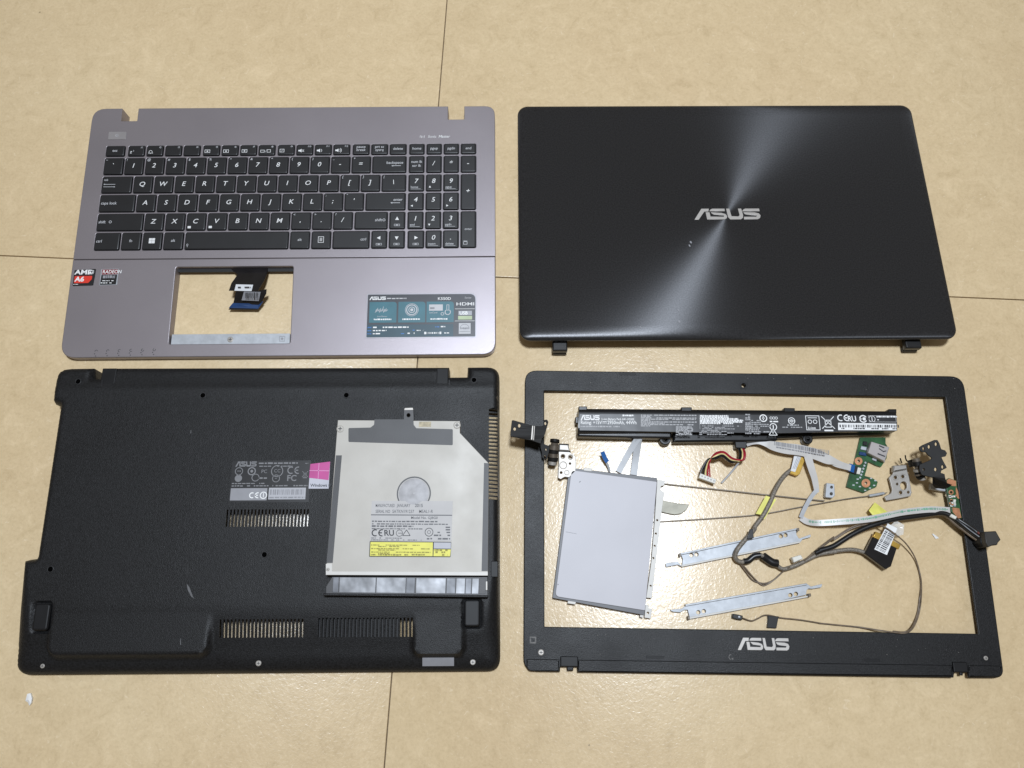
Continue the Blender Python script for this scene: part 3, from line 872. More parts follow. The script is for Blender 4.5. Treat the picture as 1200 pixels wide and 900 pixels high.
# screw wells, rubber feet, latches
for px_, py_ in ((91.5, 447), (238, 463.5), (406, 463.3), (555.5, 445.2), (310, 650), (59.5, 667)):
    x, y = pl(bs, px_, py_, PLZ); z = bh(x, y)
    b = plate('screw_well', [circ(x, y, .0026, 20), circ(x, y, .0019, 20)], z-.0006, z+.0006, .0003, 'ringgrey', bs)
    p = Print(); p.disc(x, y, .0021); p.build('hole_shade_disc', z+.00065, 'hole', b)  # flat black disc painted for the shade down inside the hole
for px_, py_ in ((304, 777), (51.5, 780.3), (554.3, 775.7)):
    x, y = pl(bs, px_, py_, .010); screw(bs, 'screw', x, y, bh(x, y)+.0004, .0022 if px_ > 100 else .0017)
for px_, py_ in ((53, 723), (553.5, 718.5)):
    x, y = pl(bs, px_, py_, .015); z = bh(x, y)
    rbox('rubber_foot', x-.0062, y-.0102, x+.0062, y+.0102, .0024, [(0, z-.002), (0, z+.0022), (.0008, z+.0032), (.0016, z+.0034)], 'rubber', bs)
for (a, b, c, d) in ((121.0, 432, 133.5, 452.5), (512, 432, 525, 450.5)):
    x0, y1 = pl(bs, a, b, .018); x1, y0 = pl(bs, c, d, PLZ)
    z = bh((x0+x1)/2, (y0+y1)/2)
    plate('hinge_cap', fillet([(x0, y0), (x1, y0), (x1, y1), (x0, y1)], .0009), z-.003, z+.0009, .0007, 'rubber', bs, res=2, zf=lambda x, y, y0=y0: -.10*max(0, y-y0-.004))
for px_ in (120.0, 526.5):
    (xa, ya), (xb, yb) = pl(bs, px_, 445, PLZ), pl(bs, px_-(2 if px_ < 300 else 0), 478, PLZ)
    plate('seam', [(xa-.0003, ya), (xb-.0003, yb), (xb+.0003, yb), (xa+.0003, ya)], PLZ-.001, PLZ+.0002, 0, 'well', bs)
x0, y1 = pl(bs, 495.2, 770.3, .0125); x1, y0 = pl(bs, 532.2, 780.4, .011)
zc = bh((x0+x1)/2, (y0+y1)/2)
plate('recessed_label', [(x0, y0), (x1, y0), (x1, y1), (x0, y1)], zc-.001, zc+.0012, .0001, 'greylabel', bs, zf=lambda x, y: (y-(y0+y1)/2)*.25)
p = Print(); p.poly([pl(bs, a, b, PLZ) for a, b in ((218.6, 672), (219.6, 661), (221.5, 660), (221.2, 667), (220, 673))]); p.build('latch_slot', PLZ+.0002, 'well', bs)
p = Print(); p.poly([pl(bs, a, b, PLZ) for a, b in ((219, 684), (222, 688), (226.5, 699.5), (228.5, 702), (224, 699), (220, 691))])
p.poly([pl(bs, a, b, .019) for a, b in ((212, 748), (212.8, 748), (213, 756), (211.8, 755))]); p.poly([pl(bs, a, b, PLZ) for a, b in ((223.5, 504), (224.3, 504), (224.3, 508), (223.2, 508))])
p.build('scuff', 0, mat('scuffed_plastic', (.10, .10, .105), .5, var=(300, .3)), bs, tz=lambda x, y: bh(x, y)+.00025)
x0, y1 = pl(bs, 575.5, 658, .0165); x1, y0 = pl(bs, 583.5, 676.5, .016)
zc = bh((x0+x1)/2-.001, (y0+y1)/2)
plate('side_latch', [(x0, y0), (x1, y0), (x1, y1), (x0, y1)], zc-.002, zc+.0006, .0004, 'rubber', bs)
x0, y1 = pl(bs, 366, 720, .0145); x1, y0 = pl(bs, 466, 752, .0145)
plate('vent_dark_backing', [(x0, y0), (x1, y0), (x1, y1), (x0, y1)], .002, .0135, 0, 'well', bs)  # dark block added under the front vent so most slots read black
# regulatory label
x0, y1 = pl(bs, 272.2, 540.0, PLZ); x1, y0 = pl(bs, 361.8, 588.5, PLZ); xl = pl(bs, 268.5, 588.5, PLZ)[0]
x0 = (x0+xl)/2
lb = plate('rating_label', fillet([(x0, y0), (x1, y0), (x1, y1), (x0, y1)], .0008), PLZ-.0003, PLZ+.0002, 0, 'blacklabel', bs)
lw, lh = x1-x0, y1-y0
lx = lambda u: x0+(u-255)/(832-255)*lw
ly = lambda v: y1-(v-190)/(495-190)*lh
p = Print(); p.rect(lx(262), ly(480), lx(527), ly(392)); p.build('grey_field', PLZ+.0003, 'greylabel', lb)
p = Print(); p.rect(lx(538), ly(474), lx(806), ly(390)); p.build('barcode_field', PLZ+.0003, mat('pale_grey_label', (.42, .42, .45), .45, var=(90, .05)), lb)
p = Print(); p.ce(lx(398), ly(466), .0050, .0009); p.ring(lx(502), ly(444), .0030, .0008); p.rect(lx(499), ly(458), lx(505), ly(428))
p.build('white_marks', PLZ+.0004, 'white', lb)
p = Print(); p.bars(lx(548), lx(792), ly(440), ly(402), .0008); p.greek(lx(545), lx(800), ly(466), .0013, .95); p.build('barcode', PLZ+.0004, 'greyink', lb)
p = Print(); p.logo(lx(280), ly(234), .0042, .76); p.greek(lx(450), lx(735), ly(216), .0014, .95); p.greek(lx(455), lx(705), ly(236), .0009)
p.ring(lx(310), ly(268), .0033, .0006); p.greek(lx(298), lx(324), ly(270), .0008, 1); p.ring(lx(403), ly(268), .0034, .0009); p.disc(lx(403), ly(268), .0012); p.text('PC', lx(472), ly(282), .003)
p.ring(lx(588), ly(268), .0050, .0007, 0, 360); p.text('CC', lx(565), ly(277), .0028); p.ce(lx(662), ly(290), .0062, .0009)
p.disc(lx(310), ly(320), .0030); p.ring(lx(434), ly(315), .0032, .0006); p.greek(lx(455), lx(518), ly(325), .0014, 1); p.ring(lx(584), ly(322), .0032, .0006); p.rect(lx(575), ly(324), lx(590), ly(320))
p.text('FC', lx(662), ly(340), .0050, bold=.02); p.bin(lx(772), ly(312), .0048, .0004)
p.greek(lx(266), lx(505), ly(362), .0010); p.greek(lx(266), lx(568), ly(380), .0011); p.greek(lx(585), lx(820), ly(380), .0011); p.greek(lx(790), lx(812), ly(215), .0007)
p.build('label_print', PLZ+.0004, mat('pale_grey_print', (.19, .19, .20), .5, var=(200, .1)), lb)
wq = lambda pts: [pl(bs, 230+x*.15833, 510+y*.15833, PLZ) for x, y in pts]
sk = plate('certificate_sticker', wq([(846, 214), (992, 196), (980, 396), (832, 396)]), PLZ, PLZ+.0004, 0, mat('pale_lilac_sticker', (.50, .50, .56), .4, var=(90, .06)), bs)
p = Print(); p.poly(wq([(846, 214), (992, 196), (980, 333), (836, 316)])); p.build('magenta_field', PLZ+.0005, 'magenta', sk)
p = Print(); p.poly(wq([(839, 260), (987, 262), (987, 267), (839, 264)])); p.poly(wq([(908, 207), (912, 206), (905, 324), (901, 324)])); p.build('window_cross', PLZ+.0006, mat('pink_line', (.68, .30, .52), .4, var=(90, .05)), sk)
p = Print(); a = wq([(845, 382)])[0]; p.text('Windows 8', a[0], a[1], .0026, bold=.02, sx=.98); p.build('sticker_print', PLZ+.0006, 'graplabel', sk)

# ------------------------------------------------------------------ 4. optical drive on the bottom case
DB, DT = PLZ+.0007, PLZ+.0102
od = root_of('optical_drive', 'pale metal slim optical disc drive with yellow laser label, lying on bottom case', 'disc drive', tuple(world(478, 590, 0)))
dq = lambda pts, z=DT: at(od, zo(370, 470, .19167, pts), z)
dq2 = lambda pts, z=DT: at(od, zo(370, 630, .19167, pts), z)
body = dq([(135, 116), (882, 122), (882, 195), (1057, 380)]) + dq2([(1052, 232), (62, 228)])
plate('drive_body', fillet(body, [.0006, .0006, .0006, .0006, .0008, .0008]), DB, DT, .0003, 'drive', od)
plate('side_film', dq([(124, 332), (160, 332)]) + dq2([(104, 155), (66, 155)]), DT-.0003, DT+.0001, 0, 'drivegrey', od)
plate('side_film', dq([(1029, 378), (1057, 380)]) + dq2([(1052, 205), (1014, 205)]), DT-.0003, DT+.0001, 0, 'drivegrey', od)
plate('rear_film', fillet(dq([(200, 165), (335, 162), (357, 145), (359, 112), (597, 112), (599, 145), (615, 166), (838, 172), (838, 270), (200, 250)]), [.001, .001, .0015, 0, 0, .0015, .001, .001, .001, .001]), DT-.0003, DT+.0001, 0, 'drivegrey', od)
hx, hy = dq([(600, 565)])[0]
hr = .0127
rings = [[(hx+hr*k*math.cos(t*math.pi/24), hy+hr*k*math.sin(t*math.pi/24), z) for t in range(48)] for k, z in ((1.06, DT+.0001), (1.0, DT+.0002), (.97, DT-.0001), (.9, DT+.0003), (.5, DT+.0005), (.12, DT+.0007), (.08, DT+.0010), (.02, DT+.0011))]
loft('spindle_dimple', rings, 'spun', od, 60, cap0=False)
plate('dimple_edge', [circ(hx, hy, hr*1.08, 48), circ(hx, hy, hr*1.0, 48)], DT, DT+.0003, 0, 'drivegrey', od)
tb = plate('mounting_tab', [fillet(dq([(537, 118), (540, 50), (598, 46), (602, 118)], DT-.002), [0, .0012, .0012, 0]), [pl(od, 370+(568+11*math.cos(t))*.19167, 470+(88+12*math.sin(t))*.19167, DT-.002) for t in [k*.5236 for k in range(12)]]], DT-.003, DT-.001, .0003, 'drivegrey', od)
plate('tab_edge', dq([(541, 58), (545, 44), (594, 42), (598, 56)], DT-.002), DT-.0032, DT-.0008, .0002, 'steel', tb)
plate('contact_patch', dq([(632, 126), (706, 126), (704, 158), (630, 158)]), DT-.0002, DT+.0001, 0, mat('tan_patch', (.40, .34, .22), .5, var=(400, .3)), od)
for u, v in ((150, 170), (864, 148)):
    x, y = dq([(u, v)])[0]; screw(od, 'screw', x, y, DT+.0002, .0030, 'drive')
lf_ = plate('front_lip', dq2([(100, 207), (1052, 210), (1052, 232), (62, 228), (62, 160), (100, 158)]), DT-.0002, DT+.0003, .0001, 'flange', od)
x, y = dq2([(75, 195)])[0]; screw(od, 'screw', x, y, DT+.0004, .0013)
# tray front with torn foil pieces
TF = DT-.0035
plate('tray_front', fillet(dq2([(62, 300), (100, 240), (1050, 240), (1052, 362), (48, 356), (50, 345), (62, 338)], TF), .0004), DB, TF, .0003, 'drivegrey', od)
for a, b, m_ in ((108, 142, 'foilB'), (148, 368, 'foilA'), (374, 552, 'foilA'), (556, 607, 'foilB'), (616, 796, 'foilA'), (803, 855, 'foilB'), (861, 914, 'foilA'), (919, 952, 'foilB'), (958, 998, 'foilA'), (1003, 1040, 'drivegrey')):
    me = plate('foil_patch', dq2([(a, 242+a*.008), (b, 242+b*.008), (b-4, 333+b*.010), (a-4, 333+a*.010)], TF), TF-.0002, TF+.0003, .0001, m_, od)
plate('front_edge', dq2([(48, 340), (1054, 352), (1052, 366), (46, 354)], TF), DB-.0004, TF+.0012, .0004, 'blk', od)
plate('release_catch', dq2([(1040, 268), (1050, 268), (1050, 322), (1040, 322)], TF), TF-.001, TF+.002, .0002, 'flange', od)
# its labels
gq = lambda pts: at(od, zo(425, 575, .09583, pts), DT)
dl = plate('drive_label', gq([(112, 126), (1102, 128), (1085, 618), (90, 612)]), DT, DT+.0004, 0, mat('pale_grey_paper', (.49, .475, .47), .55, var=(90, .04)), od)
gx0, gy0 = gq([(102, 300)])[0]
gk = (gq([(1100, 300)])[0][0]-gx0)/998
def gp(u, v): return gq([(u, v)])[0]
p = Print()
def gt(s, u, v, cap, e=None, **k):
    a = gp(u, v)
    p.text(s, a[0], a[1], cap, width=gp(e, v)[0]-a[0] if e else None, **k)
p.rect(*gp(104, 302), gp(1094, 299)[0], gp(1094, 296)[1])
gt('MANUFACTURED', 158, 200, .0026, 390, bold=.01); gt('JANUARY', 420, 200, .0026, 585, bold=.01); gt('2015', 638, 200, .0026, 735, bold=.02)
gt('SERIAL NO', 158, 272, .0026, 335, bold=.01); gt('SATKN191237', 362, 272, .0026, 628, bold=.01); gt('M5AL1-R', 688, 272, .0026, 858, bold=.01)
gt('Model No. GJ8G0', 590, 345, .0020, 915, bold=.015)
for v, a, b, h in ((384, 115, 915, .0012), (414, 115, 1050, .0010), (472, 112, 740, .0009), (585, 105, 480, .0008), (607, 105, 720, .0007)):
    x, y = gp(a, v); p.greek(x, gp(b, v)[0], y, h, .9)
x, y = gp(112, 444); p.greek(x, gp(620, 444)[0], y, .0014, .95)
for v, a in ((452, 1015), (482, 1015), (514, 915), (550, 870), (592, 785)): x, y = gp(a, v+6); p.greek(x, gp(1070, v)[0], y, .0013, .8)
p.build('label_print', DT+.0005, mat('dark_grey_ink', (.13, .13, .14), .6, var=(200, .1)), dl)
p = Print()
x, y = gp(108, 560); p.ce(x, y, .0057, .0009); x, y = gp(262, 550); p.text('RU', x, y, .0046, bold=.02, shear=-.1)
x, y = gp(450, 520); p.ring(x, y, .0027, .0004); p.rect(x-.001, y-.0002, x+.0022, y+.0002)
x, y = gp(535, 550); p.line((x-.003, y), (x+.003, y), .0005); p.line((x-.003, y), (x, y+.0045), .0005); p.line((x+.003, y), (x, y+.0045), .0005)
x, y = gp(812, 508); p.ring(x, y, .0034, .0005); p.ring(x, y, .0014, .0003)
p.build('label_marks', DT+.0005, 'ink', dl)
yl = plate('laser_label', fillet(gq([(88, 618), (1085, 628), (1075, 812), (80, 808)]), .0006), DT+.0004, DT+.0006, 0, 'ink', od)
p = Print(); p.poly(gq([(98, 628), (860, 634), (856, 802), (90, 800)])); p.build('yellow_field', DT+.0007, 'yellow', yl)
p = Print(); p.poly(gq([(870, 716), (1078, 720), (1070, 804), (866, 802)])); p.build('yellow_field', DT+.0007, 'yellow', yl)
p = Print(); p.poly(gq([(872, 634), (1080, 636), (1078, 710), (870, 708)])); p.build('grey_field', DT+.0007, mat('lilac_grey_label', (.44, .44, .48), .5, var=(90, .05)), yl)
p = Print()
for v, a, b in ((672, 105, 700), (690, 190, 450), (716, 105, 820), (734, 190, 400), (758, 105, 830), (776, 190, 330)): x, y = gp(a, v); p.greek(x, gp(b, v)[0], y, .0009, .85)
for v, a, b in ((795, 100, 165), (795, 190, 560), (795, 600, 760), (740, 880, 1040), (765, 890, 1010), (798, 905, 1040)): x, y = gp(a, v); p.greek(x, gp(b, v)[0], y, .0015, .8, .0011)
p.build('label_print', DT+.0008, 'brownink', yl)
#NEXT2

# ------------------------------------------------------------------ 5. screen bezel
BZ = .0060
bz_ = root_of('screen_surround', 'empty black laptop screen bezel with silver logo on its wide chin', 'screen bezel', (.20073, .07565, 0), (0, 0, R(-.483)))
def bq(ox, oy, s, pts, z=BZ): return at(bz_, zo(ox, oy, s, pts), z)
bo = at(bz_, [(615.2, 434.2), (1128.0, 441.2), (1176.3, 794.4)], BZ-.001)
br_ = at(bz_, [(1133.5, 794.2), (1132.8, 787.0), (1127.5, 787.2), (1127.0, 791.5), (1123.5, 791.5), (1123.0, 787.5), (1117.0, 787.5), (1116.2, 794.0)], BZ-.002)
br_ += at(bz_, [(676.5, 787.8), (676.0, 781.5), (672.0, 781.5), (671.5, 786.0), (664.5, 786.0), (664.0, 781.5), (656.5, 781.5), (656.0, 787.2)], BZ-.002)
bo += br_ + at(bz_, [(613.3, 786.8)], BZ-.001)
bo = fillet(bo, [.0105, .0115, .0075]+[.0004]*16+[.0105], 6)
hole = fillet(at(bz_, [(637.6, 458.6), (1106.6, 466.0), (1145.2, 742.6), (638.0, 734.4)], BZ-.002), .0005, 2)
cmh = circ(*pl(bz_, 871.4, 451.6, BZ), .0017, 14)
plate('bezel_frame', [bo, hole, cmh], BZ-.0020, BZ, .0007, 'bez', bz_, res=2)
rim_o = fillet(at(bz_, [(617, 436), (1126.3, 443), (1173.5, 779), (615.5, 771)], BZ-.001), [.0095, .0105, .003, .003], 6)
rim_i = fillet(at(bz_, [(620, 439), (1123.3, 446), (1169.5, 776), (618.5, 768)], BZ-.001), [.008, .009, .002, .002], 6)
plate('rim_wall', [rim_o, rim_i], .0004, BZ-.0021, 0, 'bez', bz_)
ca = pl(bz_, 871.4, 451.6, BZ)
plate('camera_window', [rrect(ca[0]-.0032, ca[1]-.0032, ca[0]+.0032, ca[1]+.0032, .0007, 3), circ(*ca, .0020, 14)], BZ-.0004, BZ+.0003, .0001, 'rubber', bz_)
# rolled hinge edge along the chin
def chin_y(px_): return 771.2 + (px_-613)*(779.2-771.2)/(1176-613)
def chin_b(px_): return 786.4 + (px_-613)*(793.6-786.4)/(1176-613)
for a, b, ra, rb2 in ((617, 655.4, .008, .0003), (677.2, 1115.6, .0003, .0003), (1134.2, 1172.5, .0003, .007)):
    pts = at(bz_, [(a, chin_b(a)), (b, chin_b(b)), (b, chin_y(b)+1), (a, chin_y(a)+1)], BZ)
    plate('chin_strip', fillet(pts, [ra, rb2, .0003, .0003]), BZ-.002, BZ+.0011, .0009, 'bez', bz_, res=3)
for a, b in ((656.5, 677.5), (1115.0, 1134)):
    x0, y1 = pl(bz_, a, chin_y(a)-2.8, BZ); x1, y0 = pl(bz_, b, chin_y(b)+9.5, BZ)
    plate('hinge_saddle', fillet([(x0, y0), (x1, y0), (x1, y1), (x0, y1)], .0008), BZ-.003, BZ+.0016, .0009, 'rubber', bz_, res=3)
logo_plate(bz_, 'logo', *pl(bz_, 864.3, 761.6, BZ), .0092, BZ-.0002, BZ+.0004, 'silver', .82)
for a, b, c, d in ((726, 436.9, 745, 439.8), (998, 441.5, 1016, 444.6), (617.6, 540.5, 619.4, 559), (757, 768.6, 778, 771.6), (1012.5, 772, 1031.5, 775.2)):
    x0, y1 = pl(bz_, a, b, BZ); x1, y0 = pl(bz_, c, d, BZ)
    o = plate('bumper_slot', fillet([(x0, y0), (x1, y0), (x1, y1), (x0, y1)], .0006), BZ-.0005, BZ+.00025, .0002, 'rubber', bz_)
x, y = pl(bz_, 634, 764.5, BZ); screw(bz_, 'screw', x, y, BZ+.0003, .0024)
plate('screw_recess', [rrect(x-.0033, y-.0033, x+.0033, y+.0033, .0008, 3), circ(x, y, .0025, 14)], BZ-.0003, BZ+.00022, .0001, 'rubber', bz_)
x, y = pl(bz_, 1155, 771.2, BZ); screw(bz_, 'screw', x, y, BZ+.0002, .0017)
plate('screw_recess', [rrect(x-.003, y-.003, x+.003, y+.003, .0008, 3), circ(x, y, .0018, 14)], BZ-.0003, BZ+.0002, .0001, 'rubber', bz_)
x, y = pl(bz_, 624.6, 750, BZ)
p = Print(); p.frame(x-.0026, y-.0026, x+.0026, y+.0026, .0011); p.build('glue_mark', BZ+.0002, mat('glue_residue', (.12, .115, .11), .6, var=(500, .5)), bz_)
x, y = pl(bz_, 1154, 753, BZ); x2, y2 = pl(bz_, 857, 770, BZ)
p = Print(); p.ring(x2, y2, .0022, .0006, 90, 250, 8); p.rect(x2, y2-.002, x2+.0014, y2-.0006); p.build('glue_mark', BZ+.0002, bpy.data.materials['glue_residue'], bz_)
p = Print()
for k in range(46):
    a, b = random.uniform(625, 1165), random.choice((random.uniform(440, 457), random.uniform(742, 768)))
    x, y = pl(bz_, a, b, BZ); p.poly(circ(x, y, random.uniform(.00012, .0004), 5))
dd = p.build('dust', BZ+.0002, mat('dust_specks', (.20, .19, .17), .8, var=(300, .2)), bz_); dd['kind'] = 'stuff'

# ------------------------------------------------------------------ 6. battery pack
bt = root_of('battery_pack', 'long thin black laptop battery with white printed label and coloured lead', 'battery', tuple(world(864, 497, 0)))
BT = .0185
b1 = lambda pts, z=BT: at(bt, zo(672, 470, .16667, pts), z)
b2 = lambda pts, z=BT: at(bt, zo(860, 470, .16667, pts), z)
cells = b1([(38, 46)]) + b2([(1140, 64), (1152, 205)]) + b1([(31, 222)])
bv_, bf_ = [], []
def shear_box(name, quad, z0, z1, r, m, parent, n=5):
    """Long box over a four-cornered plan with its long top edges rolled over."""
    (a, b, c, d) = [Vector(q_) for q_ in quad]              # far-left, far-right, near-right, near-left
    prof = [(0, z0), (0, z1-r)]+[(r*(1-math.cos(R(90*k/n))), z1-r+r*math.sin(R(90*k/n))) for k in range(1, n+1)]
    prof += [(-i, z) for i, z in prof[::-1]]
    rings = []
    for s_ in (0, 1):
        far = a.lerp(b, s_); near = d.lerp(c, s_); L_ = (near-far).length; u = (near-far)/L_
        rings.append([(*(far+u*(i if q_ < len(prof)//2 else L_+i)), z) for q_, (i, z) in enumerate(prof)])
    m_ = len(prof)
    v = rings[0]+rings[1]
    f = [[k, (k+1) % m_, m_+(k+1) % m_, m_+k] for k in range(m_)]+[list(range(m_))[::-1], [m_+k for k in range(m_)]]
    o = mesh(name, v, f, m, parent, 40)
    bm = bmesh.new(); bm.from_mesh(o.data); bmesh.ops.recalc_face_normals(bm, faces=bm.faces); bm.to_mesh(o.data); bm.free()
    return o
M['batt'] = mat('glossy_black_battery', (.010, .010, .011), .33, bump=(60, .12, .001), var=(50, .2), spec=.4)
shear_box('cell_tube', cells, .0005, BT, .0045, 'batt', bt)
plate('lower_ledge', fillet(at(bt, [(789, 505), (912, 506), (911, 516), (898, 517.3), (789, 518.2)], .010), .0005), .0008, .0105, .0015, 'batt', bt, res=2)
plate('lower_ledge', b2([(300, 225), (1100, 205), (1098, 228), (300, 262)], .007), .0008, .0075, .0015, 'batt', bt, res=2)
plate('lower_ledge', b1([(32, 195), (690, 212), (690, 262), (30, 248)], .013), .0008, .0130, .0015, 'batt', bt, res=2)
for f_, pts in ((b1, [(36, 38), (96, 38), (96, 66), (36, 66)]), (b1, [(757, 44), (832, 44), (832, 76), (757, 76)]), (b2, [(352, 48), (428, 50), (428, 80), (352, 78)]), (b2, [(1085, 57), (1142, 57), (1142, 90), (1085, 90)])):
    plate('clip_tab', fillet(f_(pts, BT-.002), .0006), .010, BT-.0012, .0006, 'batt', bt)
plate('end_stud', fillet(b1([(12, 115), (36, 108), (38, 160), (14, 158)], .010), .0006), .004, .011, .0006, 'batt', bt)
for f_, (u, v), R_ in ((b1, (645, 268), .0050), (b2, (520, 268), .0042)):
    x, y = f_([(u, v)], .008)[0]
    lg = plate('screw_lug', [circ(x, y, R_, 20), circ(x, y, R_*.45, 14)], .0008, .0085, .0008, 'batt', bt, res=2)
    plate('lug_sleeve', [circ(x, y, R_*.6, 16), circ(x, y, R_*.36, 14)], .0010, .0088, .0001, 'blkmetal', lg)
    plate('lug_arm', [(x-R_*.9, y), (x+R_*.9, y), (x+R_*1.4, y+.008), (x-R_*1.4, y+.008)], .0010, .0078, .0004, 'batt', lg)
LZ = BT+.00025
lb = plate('label_sheet', b1([(44, 92)]) + b2([(1138, 102), (1148, 208), (330, 226)]) + b1([(690, 216), (44, 206)]), BT-.0001, LZ, 0, mat('black_label_film', (.026, .026, .029), .36, var=(30, .25), bump=(40, .15, .002), spec=.45), bt)
LZ += .00012
def bp1(u, v): return b1([(u, v)])[0]
def bp2(u, v): return b2([(u, v)])[0]
p = Print()
x, y = bp1(50, 134); p.logo(x, y, .0042, .70)
for s_, u, v, c_ in (('Rating: +15V    2950mAh, 44Wh', 50, 162, .0031),):
    x, y = bp1(u, v); p.text('Rating: +15V', x, y, c_, bold=.008, width=bp1(198, 162)[0]-x); x2, y2 = bp1(238, 162.5); p.text('2950mAh, 44Wh', x2, y2, c_, bold=.008, width=bp1(442, 162)[0]-x2)
    x3, y3 = bp1(204, 162); p.rect(x3, y3+.0018, x3+.0036, y3+.0023)
    for k in range(3): p.rect(x3+.0013*k, y3+.0006, x3+.0009+.0013*k, y3+.0011)
x, y = bp1(197, 134); p.text('Li-ion Battery Pack A41-X550E', x, y, .0019, bold=.012, width=bp1(426, 134)[0]-x)
x, y = bp1(345, 108); p.greek(x, bp1(425, 108)[0], y, .0016, 1, .0011)
p.build('label_print', LZ, 'white', lb)
p = Print()
x, y = bp1(50, 184); p.greek(x, bp1(325, 184)[0], y, .0013, .95, .0014)
for k in range(11):
    v = 104+k*9.4; x, y = bp1(474, v); e = (864, 540, 864, 860, 540, 866, 640, 845, 540, 0, 0)[k]
    if e: p.greek(x, bp1(e, v)[0], y, .0011, .95, .0016)
for k in range(7): x, y = bp1(720, 186+k*9); p.greek(x, bp1(840, 186)[0]-random.uniform(0, .002), y, .0010, .9, .0014)
for k in range(4): x, y = bp1(905, 178+k*10); p.greek(x, bp1((1165, 1060, 1130, 1000)[k], 0)[0], y, .0007, .8, .0012)
for k in range(3): x, y = bp1(885, 216+k*11); p.greek(x, bp1((1060, 1110, 1070)[k], 0)[0], y, .0008, .85, .0012)
for k in range(12): x, y = bp2(80, 100+k*12); p.greek(x, bp2(105, 0)[0], y, .0012, .9, .0010)
for k in range(8): x, y = bp2(122, 142+k*13); p.greek(x, bp2((180, 175, 230, 245, 170, 160, 250, 165)[k], 0)[0], y, .0010, .85, .0012)
x, y = bp2(340, 188); p.greek(x, bp2(480, 188)[0], y, .0010, .9); x, y = bp2(375, 175); p.greek(x, bp2(440, 0)[0], y, .0012, .9)
p.build('small_print', LZ, mat('dim_white_print', (.36, .36, .37), .5, var=(200, .1)), lb)
p = Print()
for k, e in enumerate((1080, 1082, 1150, 1182, 1178, 1110)):
    x, y = bp1(890, 110+k*10.5); p.greek(x, bp1(e, 0)[0], y, .0015, .97, .0012)
a, b = bp1(884, 97), bp1(889, 198); p.rect(a[0], b[1], b[0], a[1])
x, y = bp2(206, 121); p.ring(x, y, .0033, .0009); p.rect(x-.0011, y-.0004, x+.0011, y+.0004); p.rect(x-.0004, y-.0017, x+.0004, y+.0017)
x, y = bp2(276, 182); p.ring(x, y, .0032, .0007); p.rect(x-.0004, y-.0016, x+.0004, y+.0016)
x, y = bp2(276, 240); p.line((x-.0034, y), (x+.0034, y), .0006); p.line((x-.0034, y), (x, y+.0055), .0006); p.line((x+.0034, y), (x, y+.0055), .0006); p.rect(x-.0003, y+.0012, x+.0003, y+.0033)
x, y = bp2(252, 150); p.greek(x, x+.007, y, .0014, 1); 
for k in range(3): p.ring(x+.0013+.0022*k, y+.0037, .0012, .0004)
x, y = bp2(405, 140); p.ring(x, y, .0030, .0006); p.ring(x, y, .0014, .0005); p.rect(x-.0024, y-.0003, x+.0024, y+.0003)
a, b = bp2(510, 205), bp2(598, 103); p.frame(a[0], a[1], b[0], b[1], .0005); p.ring((a[0]+b[0])/2-.0024, (a[1]+b[1])/2+.0010, .0018, .0005); p.ring((a[0]+b[0])/2+.0020, (a[1]+b[1])/2+.0010, .0018, .0005)
p.text('Li-ion', a[0]+.0013, a[1]+.0010, .0021, bold=.02); p.rect(a[0]+.002, b[1]-.0022, b[0]-.002, b[1]-.0017)
x, y = bp2(622, 203); p.bin(x, y+.001, .0106, .0006)
x, y = bp2(728, 142); p.ce(x, y, .0058, .0009); x, y = bp2(802, 142); p.text('RU', x, y, .0048, bold=.02, shear=-.1, sx=.85)
x, y = bp2(908, 126); p.ring(x, y, .0033, .0009, 30, 330); p.disc(x+.0008, y, .0014); p.disc(x-.0022, y, .0008)
x, y = bp2(970, 126); p.ring(x, y, .0028, .0004); p.rect(x-.0003, y-.002, x+.0003, y+.002); x, y = bp2(1002, 116); p.greek(x, bp2(1132, 0)[0], y, .0014, .9, .0011); x, y = bp2(1008, 136); p.greek(x, bp2(1040, 0)[0], y, .0010)
a, b = bp2(950, 148), bp2(1136, 104); p.frame(a[0], a[1], b[0], b[1], .0002)
p.build('label_marks', LZ, 'white', lb)
p = Print(); p.poly(b2([(732, 153), (1142, 160), (1144, 206), (732, 205)])); p.build('barcode_field', LZ, 'white', lb)
p = Print(); x, y = bp2(742, 184); p.bars(x, bp2(1136, 0)[0], y-.0002, y+.0022, .0008); x, y = bp2(755, 198); p.greek(x, bp2(1120, 0)[0], y, .0012, .9, .0012); p.build('barcode', LZ+.00012, 'ink', lb)
# lead: plug housing, five wires, white end plug
def wp(f_, pts): return [(*pl(bt, *q_, z), z) for q_, z in [((780+x*.175, 460+y*.175), z) for x, y, z in pts]]
plate('plug_housing', fillet(at(bt, zo(780, 460, .175, [(462, 318), (545, 322), (540, 376), (468, 372)]), .008), .0005), .0015, .0085, .0006, 'blackwire', bt)
for k, (c_, o_) in enumerate((('blackwire', -11), ('blackwire', -4), ('yelwire', 3), ('redwire', 9), ('redwire', 15))):
    pts = [(500+o_*1.4, 370, .006), (512+o_*1.4, 410, .009+.0006*k), (498+o_*1.5, 455-o_*.2, .012), (440+o_*.6, 455-o_, .013), (385+o_*.3, 415-o_*1.2, .013), (335-o_*.2, 410-o_*1.3+18, .012), (288+o_*.4, 455+o_*.6, .010), (265+o_*1.9, 510, .008), (258+o_*2.6, 560+o_*.6, .007)]
    tube('wire', wp(None, pts), .00075, c_, bt, 6, 5)
pg = plate('end_plug', fillet(at(bt, zo(780, 460, .175, [(232, 540), (342, 583), (330, 612), (222, 572)]), .008), .0005), .004, .0085, .0005, 'cream', bt)
